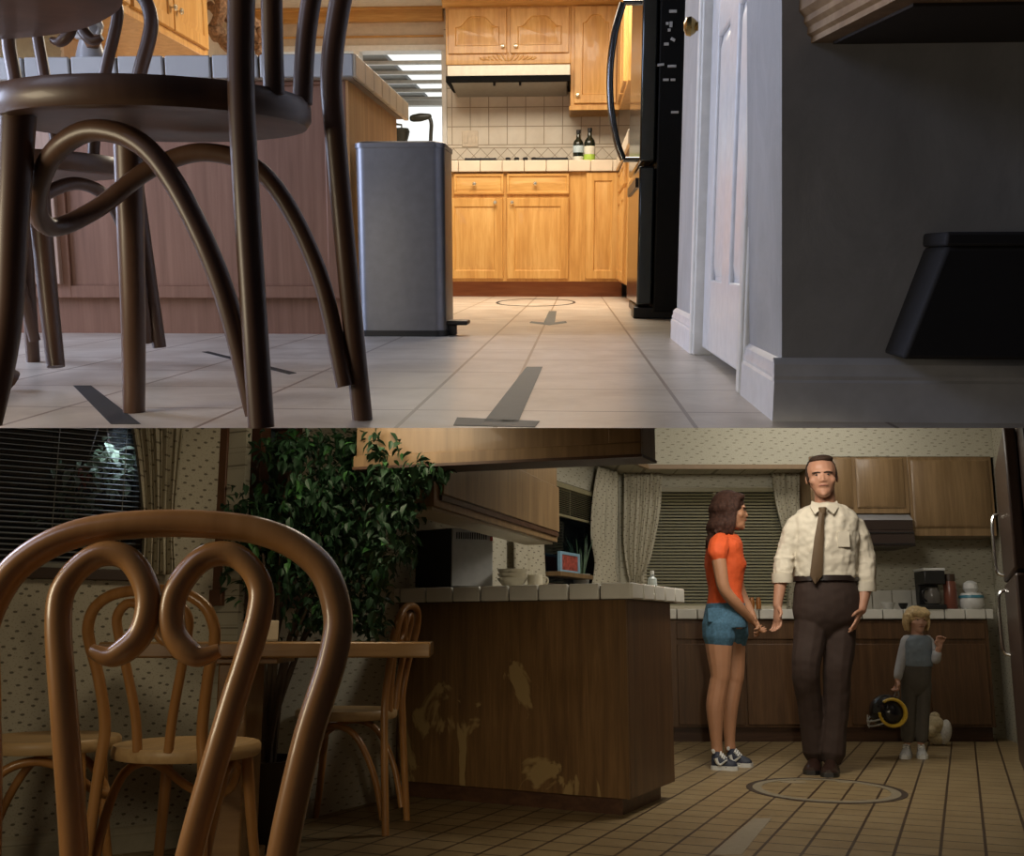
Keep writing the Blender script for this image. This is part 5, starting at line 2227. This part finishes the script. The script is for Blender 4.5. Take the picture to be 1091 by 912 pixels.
def head(m, c, M, h):
    """Skull, jaw, nose, brows, ears; M turns the head (its -y looks ahead), h is chin-to-crown height."""
    P = lambda x, y, z: c + M @ Vector((x * h, y * h, z * h))
    Mh = M

    def e(x, y, z, rx, ry, rz_, seg=16, rg=10):
        m.ell(P(x, y, z), (rx * h, ry * h, rz_ * h), Mh, seg, rg)
    e(0, .05, .13, .335, .40, .36)           # skull
    e(0, -.06, -.08, .285, .31, .36)         # face
    e(0, -.15, -.33, .185, .185, .155)       # jaw and chin
    e(0, -.27, -.415, .075, .065, .065)      # chin
    e(.19, -.20, -.10, .105, .10, .10)
    e(-.19, -.20, -.10, .105, .10, .10)      # cheeks
    e(0, -.31, .09, .24, .06, .045)          # brow ridge
    limb(m, [(P(0, -.335, .045), .028 * h), (P(0, -.365, -.05), .035 * h), (P(0, -.385, -.115), .043 * h)], 4, 8)
    e(.045, -.36, -.13, .04, .04, .035, 8, 6)
    e(-.045, -.36, -.13, .04, .04, .035, 8, 6)
    e(0, -.315, -.235, .10, .05, .05)        # mouth mound
    for s_ in (1, -1):
        e(.335 * s_, .05, -.03, .035, .07, .11, 10, 8)
    return P


def face_parts(T, body, P, M, h, iris, brow):
    for s_ in (1, -1):
        m = MB()
        m.ell(P(.125 * s_, -.318, .012), (.045 * h, .03 * h, .015 * h), M, 10, 8)
        eo = T.part('eye', m, M_eye, parent=body)
        m = MB()
        m.ell(P(.125 * s_, -.343, .012), (.023 * h, .010 * h, .020 * h), M, 10, 6)
        T.part('iris', m, iris, parent=body)
        m = MB()
        limb(m, [(P(.045 * s_, -.35, .058), .015 * h), (P(.13 * s_, -.345, .070), .020 * h), (P(.22 * s_, -.30, .052), .012 * h)], 4, 8, )
        T.part('eyebrow', m, brow, parent=body)
    m = MB()
    limb(m, [(P(-.095, -.335, -.235), .012 * h), (P(0, -.368, -.228), .02 * h), (P(.095, -.335, -.235), .012 * h)], 4, 8)
    T.part('lips', m, M_lip, parent=body)


def shoe(m_up, m_sole, heel, toe, w, hgt):
    heel, toe = Vector(heel), Vector(toe)
    heel.z = toe.z = 0
    d = (toe - heel)
    ln = d.length
    d.normalize()
    s_ = Vector((d.y, -d.x, 0))
    rows = []
    for u, ww, hh in ((-.02, .55, .75), (.08, .78, .95), (.25, .80, 1.0), (.42, .82, .82), (.6, .98, .60), (.78, 1.0, .48), (.92, .82, .40), (1.0, .45, .28)):
        c = heel + d * (ln * u)
        rows.append([c + s_ * (w * ww * math.cos(t)) + Vector((0, 0, .016 + max(0, math.sin(t)) * hgt * hh - .0 * u)) for t in [k * math.pi / 8 for k in range(16)]])
    m_up.loft(rows)
    rows = []
    for u, ww in ((-.04, .62), (.05, .86), (.3, .86), (.5, .9), (.75, 1.06), (.93, .88), (1.03, .5)):
        c = heel + d * (ln * u)
        rows.append([c + s_ * (w * ww * sx_) + Vector((0, 0, z)) for sx_, z in ((-1, 0), (1, 0), (1.0, .024), (-1.0, .024))])
    m_sole.loft(rows)
    return d, s_, ln


# ---------------------------------------------------------------- the man
G = Figure(878, 815, 6.13, 'man standing in a cream shirt, brown tie and dark brown trousers, facing the camera')
J, T = G.J, G.T
Mh_ = Matrix.Rotation(R(-14), 3, 'Z') @ Matrix.Rotation(R(-2), 3, 'Y')
hc = J(875.5, 508.5, -.02)
body = MB()
HH = .262
P = head(body, hc, Mh_, HH)
limb(body, [(J(878, 520, .04), .060), (J(879, 533, .03), .062), (J(879, 545, .02), .075)])
rings(body, [(J(879, 540, .02), .07, .06), (J(879, 550), .11, .07), (J(880, 575), .13, .09), (J(880, 610), .15, .10), (J(881, 635), .15, .095), (J(881, 655), .14, .09)])
limb(body, [(J(856, 560), .04), (J(838, 588, .01), .043), (J(833, 613, -.03), .040), (J(829, 640, -.06), .029), (J(828.5, 646, -.065), .027)])
limb(body, [(J(903, 560), .04), (J(921, 588, .01), .043), (J(923, 618, -.03), .040), (J(919, 644, -.07), .029), (J(918, 650, -.075), .027)])
hand(body, J(828.5, 645, -.065), J(829, 668, -.09) - J(829, 645, -.065), (.35, -1, 0), .185, .55, 1)
hand(body, J(918, 648, -.075), J(909, 671, -.10) - J(918, 648, -.075), (-.5, -1, 0), .185, .25, 1)
limb(body, [(J(866, 655), .08), (J(860, 712, -.06), .052), (J(865, 760, .0), .048), (J(870, 803, .04), .036)])
limb(body, [(J(893, 655), .08), (J(892, 715, -.04), .052), (J(889, 765, -.02), .048), (J(885, 806, -.03), .036)])
bo = T.part('body', remeshed(body, .0055, 3), M_skin)
face_parts(T, bo, P, Mh_, HH, M_iris, M_hairb)
m = MB()                                    # receding hair: crown, sides and back
P2 = lambda x, y, z: hc + Mh_ @ Vector((x * HH, y * HH, z * HH))
m.ell(P2(0, .12, .19), (.345 * HH, .38 * HH, .335 * HH), Mh_)
m.ell(P2(0, .30, -.02), (.30 * HH, .20 * HH, .30 * HH), Mh_)
for s_ in (1, -1):
    m.ell(P2(.30 * s_, .05, .08), (.055 * HH, .17 * HH, .16 * HH), Mh_, 12, 8)
    m.ell(P2(.325 * s_, -.03, .0), (.02 * HH, .04 * HH, .13 * HH), Mh_, 10, 8)
m.ell(P2(.02, -.08, .40), (.27 * HH, .22 * HH, .105 * HH), Mh_, 14, 8)
T.part('hair', remeshed(m, .006, 2), M_hairb)

M_shirt = plain('cream_cotton', (.56, .50, .40), .8, scale=14, bump=1.0)
m = MB()
rings(m, [(J(879, 536, .025), .072, .066), (J(879, 540, .02), .12, .085), (J(879, 546, .01), .172, .096), (J(879, 556), .200, .116), (J(879, 575), .195, .132), (J(879, 595), .187, .135),
          (J(879.5, 610), .185, .13), (J(879.8, 614), .188, .132), (J(880, 619), .170, .115)])
limb(m, [(J(856, 555), .060), (J(847, 564, .005), .064), (J(838.5, 588, .01), .060), (J(834.5, 604, -.015), .058), (J(833.5, 613, -.03), .057)])
limb(m, [(J(903, 555), .060), (J(912, 564, .005), .064), (J(920.5, 588, .01), .060), (J(923, 606, -.015), .058), (J(923, 622, -.03), .055)])
for px, py in ((836, 595), (835, 603), (921.5, 600), (922, 610)):
    m.lathe([(.04, -.012), (.0615, -.006), (.0625, .004), (.04, .012)], J(px, py, -.005), 14)
sh = crease(T.part('shirt', remeshed(m, .0065, 3), M_shirt), .055, .020)
for px, py, dd, r in ((833.3, 616, -.034, .0585), (922.6, 625, -.034, .057)):
    m = MB()
    m.lathe([(r * .8, -.028), (r, -.028), (r * 1.03, .0), (r, .028), (r * .8, .028)], J(px, py, dd), 18)
    T.part('cuff', m, M_shirt, parent=sh)
for s_ in (1, -1):                          # collar flaps
    m = MB()
    cx_ = 878
    a0_, a1_, a2_, a3_ = J(cx_ + s_ * 1.5, 541, -.105), J(cx_ + s_ * 13.5, 534, -.02), J(cx_ + s_ * 15, 541, -.075), J(cx_ + s_ * 10, 548.5, -.125)
    nn = Vector((0, -.008, .003))
    m.hexa([a0_, a1_, a2_, a3_], [p + nn for p in (a0_, a1_, a2_, a3_)])
    T.part('collar', m, M_shirt, parent=sh, smooth=False)
m = MB()
a_, b_ = J(892, 566, -.134), J(906, 583, -.134)
m.box(a_.x, b_.x, a_.y - .004, a_.y + .012, b_.z, a_.z)
T.part('pocket', m, M_shirt, parent=sh, bevel=.003)
M_tie = plain('brown_knit_tie', (.10, .06, .028), .7)
m = MB()
rows = []
for px, py, w, dd in ((876.5, 541, .020, -.118), (876, 547, .018, -.135), (875.5, 550, .017, -.136), (873, 575, .027, -.150), (871, 600, .033, -.152), (870, 613, .036, -.150), (869, 622, .002, -.146)):
    c = J(px, py, dd)
    rows.append([c + Vector((-w, .004, 0)), c + Vector((0, -.004, 0)), c + Vector((w, .004, 0)), c + Vector((w, .012, 0)), c + Vector((-w, .012, 0))])
m.loft(rows)
T.part('tie', m, M_tie)
m = MB()
m.lathe([(.008, -.024), (.017, -.022), (.024, .006), (.022, .016), (.008, .018)], J(876.5, 543.5, -.122), 12)
T.part('tie_knot', m, M_tie)
M_trous = plain('dark_brown_wool', (.030, .015, .010), .85)
m = MB()
rings(m, [(J(880, 615), .172, .122), (J(880.5, 625), .182, .13), (J(881, 640), .195, .138), (J(881, 655), .195, .132), (J(881, 668), .165, .11), (J(881, 682), .09, .06)])
limb(m, [(J(865, 658), .098), (J(862, 685, -.03), .092), (J(858.5, 713, -.065), .082), (J(862.5, 750, -.01), .070), (J(866, 780, .025), .070), (J(868.5, 800, .04), .072)])
limb(m, [(J(895, 658), .098), (J(894, 690, -.02), .090), (J(892, 715, -.04), .082), (J(891, 755, -.025), .072), (J(888.5, 785, -.025), .070), (J(887, 803, -.03), .072)])
tr = crease(T.part('trousers', remeshed(m, .0065, 3), M_trous), .08, .009)
m = MB()
rows = [[J(880, py, 0) + Vector((a * math.cos(t), b * math.sin(t), 0)) for t in [k * math.pi / 16 for k in range(32)]] for py, a, b in ((613.5, .172, .122), (614, .188, .137), (619.5, .192, .141), (620, .172, .122))]
m.loft(rows)
T.part('belt', m, plain('dark_belt', (.018, .010, .008), .4))
M_shoe = plain('dark_brown_leather', (.030, .014, .010), .35)
for hx_, tx_ in (((869.5, .10), (863, -.12)), ((886, .02), (882, -.22))):
    mu, ms = MB(), MB()
    shoe(mu, ms, J(hx_[0], 806, hx_[1]), J(tx_[0], 806, tx_[1]), .05, .085)
    so = T.part('shoe', mu, M_shoe)
    T.part('sole', ms, M_black, parent=so)

# ---------------------------------------------------------------- the woman, seen from her right... facing the man
G = Figure(773, 812, 6.38, 'woman in an orange T-shirt and denim shorts in profile, hands clasped, smiling at the man')
J, T = G.J, G.T
Mw = Matrix.Rotation(R(80), 3, 'Z')         # looks to the right and a little to the camera
hc = J(779.5, 545, -.02)
HW = .235
body = MB()
P = head(body, hc, Mw, HW)
limb(body, [(J(776, 552, .0), .048), (J(774, 563), .05), (J(773, 572), .06)])
rings(body, [(J(773, 568), .05, .06), (J(772, 580), .07, .11), (J(772, 600), .09, .12), (J(773, 630), .085, .115), (J(773, 650), .10, .14), (J(773, 670), .10, .14)])
limb(body, [(J(765, 590, -.18), .044), (J(767, 604, -.19), .043), (J(772, 628, -.20), .037), (J(786, 645, -.17), .034), (J(797, 657, -.12), .026), (J(800, 660, -.10), .025)])
limb(body, [(J(780, 590, .165), .042), (J(784, 606, .17), .041), (J(788, 628, .16), .035), (J(796, 646, .10), .032), (J(802, 657, .02), .025), (J(803, 660, .0), .024)])
hand(body, J(799.5, 659, -.105), J(808, 671, -.05) - J(799.5, 659, -.105), (0, 1, .1), .165, .9, 1)
hand(body, J(803, 658, -.0), J(809, 671, -.07) - J(803, 658, -.0), (0, -1, .2), .165, .9, 1)
limb(body, [(J(765, 664, -.085), .088), (J(766, 690, -.085), .080), (J(767.5, 718, -.09), .060), (J(766, 728, -.085), .057), (J(762, 752, -.08), .055), (J(762.5, 775, -.08), .042), (J(763.5, 793, -.08), .034), (J(764, 801, -.08), .036)])
limb(body, [(J(779, 664, .085), .085), (J(781, 690, .085), .077), (J(783, 718, .075), .058), (J(781.5, 728, .08), .055), (J(777.5, 752, .08), .053), (J(777, 775, .08), .04), (J(777.5, 790, .08), .033), (J(778, 797, .08), .035)])
bo = T.part('body', remeshed(body, .0052, 3), M_skin2)
face_parts(T, bo, P, Mw, HW, M_iris, M_haird)
Q = lambda x, y, z: hc + Mw @ Vector((x * HW, y * HW, z * HW))
m = MB()                                    # shoulder length wavy hair
m.ell(Q(0, .10, .18), (.42 * HW, .44 * HW, .40 * HW), Mw)
m.ell(Q(0, .30, -.15), (.40 * HW, .30 * HW, .46 * HW), Mw)
rnd = random.Random(7)
for k in range(44):
    a = rnd.uniform(-1.7, 1.7)
    x0_, y0_ = .40 * math.sin(a), .12 + .36 * math.cos(a)
    dx_, dz_ = rnd.uniform(-.05, .05), rnd.uniform(.78, 1.02)
    if abs(a) > 1.2:
        dz_ *= .72
    limb(m, [(Q(x0_ * .8, y0_ * .8, .30), .06 * HW), (Q(x0_ * 1.1 + dx_, y0_ + .06, .08), .075 * HW), (Q(x0_ * 1.0 - dx_, y0_ + .02, -.15), .07 * HW), (Q(x0_ * 1.15 + dx_, y0_ + .14, -.4), .075 * HW), (Q(x0_ * 1.0 - dx_, y0_ + .12, -.6), .06 * HW), (Q(x0_ * 1.15 + dx_, y0_ + .2, -dz_ + .05), .045 * HW)], 4, 8)
for s_ in (1, -1):
    for y0_ in (-.16, -.04, .06):
        limb(m, [(Q(.28 * s_, y0_, .36), .08 * HW), (Q(.40 * s_, y0_ + .05, .12), .08 * HW), (Q(.39 * s_, y0_ + .12, -.12), .075 * HW), (Q(.44 * s_, y0_ + .14, -.36), .07 * HW), (Q(.38 * s_, y0_ + .2, -.6), .05 * HW)], 4, 8)
    m.ell(Q(.24 * s_, -.16, .36), (.16 * HW, .20 * HW, .11 * HW), Mw, 12, 8)
T.part('hair', remeshed(m, .0055, 1), M_haird)
M_tee = plain('orange_jersey', (.62, .085, .016), .8)
m = MB()
rings(m, [(J(774, 569.5), .062, .085), (J(773, 574), .082, .135), (J(772, 581), .103, .172), (J(771.5, 592), .112, .165), (J(773, 602), .125, .158), (J(772.5, 612), .112, .145), (J(772.5, 628), .098, .132), (J(773, 640), .106, .142), (J(773, 647), .110, .148)])
for s_ in (-.07, .06):
    m.ell(J(783, 602, s_), (.062, .062, .066))
limb(m, [(J(767, 578, -.13), .062), (J(764.5, 586, -.175), .060), (J(765, 592, -.18), .056)])
limb(m, [(J(777, 578, .13), .060), (J(779, 586, .16), .058), (J(780, 592, .165), .054)])
ts = crease(T.part('t_shirt', remeshed(m, .006, 3), M_tee), .07, .012)
m = MB()
limb(m, [(J(779, 574, -.09), .008), (J(784, 584, -.07), .007), (J(788, 592, -.05), .006)], 4, 8)
T.part('neck_seam', m, plain('pale_orange_seam', (.55, .2, .09), .8), parent=ts)
M_den = plain('blue_denim', (.055, .135, .21), .85, var=.25, scale=70)
m = MB()
rings(m, [(J(773, 643), .112, .15), (J(772.5, 652), .122, .165), (J(772.5, 662), .13, .172), (J(772.5, 669), .128, .172)])
limb(m, [(J(766, 664, -.085), .102), (J(766, 674, -.085), .100), (J(766, 679, -.085), .099)])
limb(m, [(J(779.5, 664, .085), .100), (J(781, 674, .085), .096), (J(781.5, 678, .085), .094)])
ds = T.part('denim_shorts', remeshed(m, .006, 2), M_den)
m = MB()
a_ = J(762, 652, -.17)
m.box(a_.x - .045, a_.x + .04, a_.y - .002, a_.y + .02, a_.z - .06, a_.z + .02)
T.part('pocket', m, M_den, parent=ds, bevel=.004)
M_navy = plain('navy_suede', (.014, .018, .036), .6)
for hx_, tx_, hd, td in ((759, 785, -.11, -.16), (776, 800, .06, -.02)):
    mu, ms = MB(), MB()
    he, to = J(hx_, 806, hd), J(tx_, 806, td)
    d_, s_, ln_ = shoe(mu, ms, he, to, .042, .085)
    so = T.part('shoe', mu, M_navy)
    T.part('sole', ms, M_whitep, parent=so)
    m = MB()
    he.z = 0
    for k in range(4):
        c = he + d_ * (ln_ * (.36 + .07 * k)) + Vector((0, 0, .088 - .010 * k))
        m.tube([c - s_ * .026 - Vector((0, 0, .008)), c + Vector((0, 0, .010)), c + s_ * .026 - Vector((0, 0, .008))], .006, 6)
    m.tube([he + d_ * (ln_ * .10) + s_ * .03 + Vector((0, 0, .10)), he + d_ * (ln_ * .02) + Vector((0, 0, .105)), he + d_ * (ln_ * .10) - s_ * .03 + Vector((0, 0, .10))], .010, 6)
    T.part('laces', m, M_whitep, parent=so)
    m = MB()                                # curved side stripe
    sd = s_ if s_.y < 0 else -s_
    pts = [he + d_ * (ln_ * u) + sd * (.0345 + .006 * u * 1.2) + Vector((0, 0, z)) for u, z in ((.18, .066), (.25, .040), (.36, .032), (.5, .045), (.66, .062))]
    sp = spline(pts, 4)
    m.tube(sp, [.003 + .011 * math.sin(math.pi * min(1, .25 + i / len(sp) * .0 + .5 * (1 - abs(i / len(sp) - .35)))) * (1 - i / len(sp)) for i in range(len(sp))], 6, flat=.9)
    T.part('side_stripe', m, M_whitep, parent=so)

# ---------------------------------------------------------------- the child
G = Figure(977, 800, 6.87, 'small blonde child in a grey blue jumper and grey trousers standing by the cabinets')
J, T = G.J, G.T
Mc = Matrix.Rotation(R(4), 3, 'Z')
hc = J(977, 661, 0)
HC = .168
body = MB()
P = head(body, hc, Mc, HC)
limb(body, [(J(977, 666), .036), (J(977, 673), .036), (J(977, 679), .04)])
rings(body, [(J(977, 677), .05, .045), (J(977, 682), .085, .06), (J(977, 700), .08, .065), (J(976, 715), .08, .065), (J(976, 730), .075, .06)])
limb(body, [(J(966, 682), .030), (J(961, 702, .0), .027), (J(957, 720, -.03), .020), (J(956, 725, -.035), .018)])
limb(body, [(J(989, 682), .030), (J(994, 696, -.01), .027), (J(997, 702, -.05), .022), (J(1000, 691, -.10), .019), (J(1001, 688, -.105), .018)])
hand(body, J(956, 724, -.035), J(955, 736, -.04) - J(956, 724, -.035), (.3, -1, 0), .10, .9, 1)
hand(body, J(1000.5, 690, -.105), J(1002, 681, -.12) - J(1000.5, 690, -.105), (-1, 0, .1), .10, .7, 1)
limb(body, [(J(969, 725), .045), (J(968, 755), .034), (J(967, 790), .026)])
limb(body, [(J(984, 725), .045), (J(983, 755), .034), (J(981, 790), .026)])
bo = T.part('body', remeshed(body, .0042, 2), M_skin3)
face_parts(T, bo, P, Mc, HC, M_iris, M_blond)
Q = lambda x, y, z: hc + Mc @ Vector((x * HC, y * HC, z * HC))
m = MB()
m.ell(Q(0, .08, .18), (.43 * HC, .46 * HC, .40 * HC), Mc)
m.ell(Q(0, .30, -.15), (.40 * HC, .24 * HC, .36 * HC), Mc)
for k in range(9):
    x = -.32 + .08 * k
    limb(m, [(Q(x * .7, -.22, .45), .07 * HC), (Q(x, -.36, .28), .07 * HC), (Q(x * 1.05, -.37, .14 + .25 * abs(x)), .045 * HC)], 3, 8)
for s_ in (1, -1):
    for y in (-.1, .05, .2):
        limb(m, [(Q(.38 * s_, y, .2), .09 * HC), (Q(.42 * s_, y + .03, -.1), .08 * HC), (Q(.38 * s_, y + .06, -.36), .05 * HC)], 3, 8)
T.part('hair', remeshed(m, .005, 1), M_blond)
M_jump = plain('grey_blue_knit', (.17, .21, .25), .85)
M_wsl = plain('pale_sleeve', (.42, .43, .46), .8)
m = MB()
rings(m, [(J(977, 676.5), .052, .046), (J(977, 681), .092, .064), (J(977, 690), .098, .074), (J(977, 704), .098, .078), (J(977, 710), .094, .074)])
crease(T.part('jumper', remeshed(m, .0045, 2), M_jump), .05, .010)
for pts in ([(J(966.5, 683), .040), (J(962, 700), .037), (J(958, 714, -.02), .030), (J(956.8, 721, -.03), .027)], [(J(988, 683), .040), (J(993.5, 696, -.01), .037), (J(996.5, 702, -.045), .033), (J(998.5, 696, -.08), .028)]):
    m = MB()
    limb(m, pts, 4, 14)
    T.part('sleeve', m, M_wsl)
M_gtr = plain('grey_corduroy', (.085, .075, .062), .9)
m = MB()
rings(m, [(J(976.5, 707), .092, .07), (J(976, 716), .096, .075), (J(976, 730), .085, .068), (J(976, 740), .045, .04)])
limb(m, [(J(969, 728), .052), (J(968, 755), .046), (J(967, 785), .044)])
limb(m, [(J(984, 728), .052), (J(983, 755), .046), (J(981.5, 785), .044)])
T.part('trousers', remeshed(m, .0048, 2), M_gtr)
for hx_, tx_ in ((967, 963), (981, 982.5)):
    mu, ms = MB(), MB()
    he, to = J(hx_, 796, .05), J(tx_, 796, -.11)
    d_, s_, ln_ = shoe(mu, ms, he, to, .034, .07)
    so = T.part('shoe', mu, plain('white_leather', (.50, .50, .50), .5))
    T.part('sole', ms, M_whitep, parent=so)
    m = MB()
    he.z = 0
    for k in range(3):
        c = he + d_ * (ln_ * (.38 + .09 * k)) + Vector((0, 0, .074 - .012 * k))
        m.tube([c - s_ * .02, c + Vector((0, 0, .008)), c + s_ * .02], .005, 6)
    T.part('laces', m, M_whitep, parent=so)

# football helmet in the child's hand
hp_ = L.at(945, 758, 6.80)
T = Thing(L, 'football_helmet', 'black football helmet with a yellow curled horn hanging from the hand of the child', 'helmet', hp_)
M_hel = plain('black_gloss_shell', (.010, .010, .013), .2)
M_yel = plain('yellow_horn', (.62, .42, .045), .45)
r = .108
m = MB()
prof = [Vector((r * math.sin(a) * 1.0, 0, r * math.cos(a))) for a in [k * math.pi / 14 for k in range(11)]]
m.lathe([(max(.002, p.x), p.z) for p in prof] + [(p.x * .9, p.z * .9) for p in prof[::-1] if p.x > .01], seg=26, sy=1.15)
put(m, Matrix.Rotation(R(-20), 4, 'Y'))
sh_ = T.part('shell', m, M_hel)
hl = lambda px, py, y: L.at(px, py, 6.80 + y) - hp_
m = MB()
hr_ = []
for k in range(20):
    a = R(130 - 310 * k / 19)
    rr_ = .082
    hr_.append(Vector((rr_ * math.cos(a), -.098 + .03 * abs(math.sin(a / 2)) * 0, rr_ * math.sin(a))))
m.tube(hr_, [.024 * (1 - .45 * abs(k / 19 - .5) * 2) for k in range(20)], 10, flat=.6)
T.part('horn', m, M_yel, parent=sh_, label='yellow curled horn')
m = MB()
for z in (-.055, -.085):
    m.tube(spline([(-.08, .06, z + .03), (-.125, 0, z), (-.115, -.06, z), (-.06, -.10, z + .02)], 4), .005, 8)
m.tube(spline([(-.124, 0, -.02), (-.128, 0, -.06), (-.118, 0, -.10)], 4), .005, 8)
T.part('face_mask', m, plain('grey_mask', (.35, .35, .34), .4))
m = MB()
m.tube(spline([(-.03, 0, .09), hl(952, 742, 0) , hl(955.5, 733, .02), hl(957.5, 742, 0), (.05, 0, .09)], 5), .006, 8, flat=.6)
T.part('strap', m, plain('grey_strap', (.16, .15, .14), .7))

# stuffed toy on the floor
tp_ = L.fl(998, 794)
T = Thing(L, 'stuffed_toy', 'cream and white stuffed toy animal on the floor right of the child', 'soft toy', (tp_.x, tp_.y, 0))
tl_ = lambda px, py, dd=0: L.at(px, py, tp_.y + dd) - Vector((tp_.x, tp_.y, 0))
M_plush = plain('cream_plush', (.48, .40, .25), .95, scale=60, var=.2, bump=.5)
M_plw = plain('white_plush', (.55, .54, .50), .95, scale=60, var=.15, bump=.5)
m = MB()
m.ell(tl_(995, 772), (.075, .07, .065))
m.ell(tl_(990, 779, -.04), (.05, .05, .045))
m.ell(tl_(998, 786), (.06, .06, .052))
T.part('body', remeshed(m, .006, 2), M_plush)
m = MB()
m.ell(tl_(1007, 780, -.03), (.042, .05, .088), Matrix.Rotation(R(12), 3, 'Y'))
T.part('leg', m, M_plw, label='white leg')
m = MB()
m.ell(tl_(996, 763, .0), (.035, .025, .03))
T.part('ear', m, M_plush)
m = MB()
m.ell(tl_(988, 779, -.085), (.012, .01, .01))
T.part('nose', m, M_wood_d)
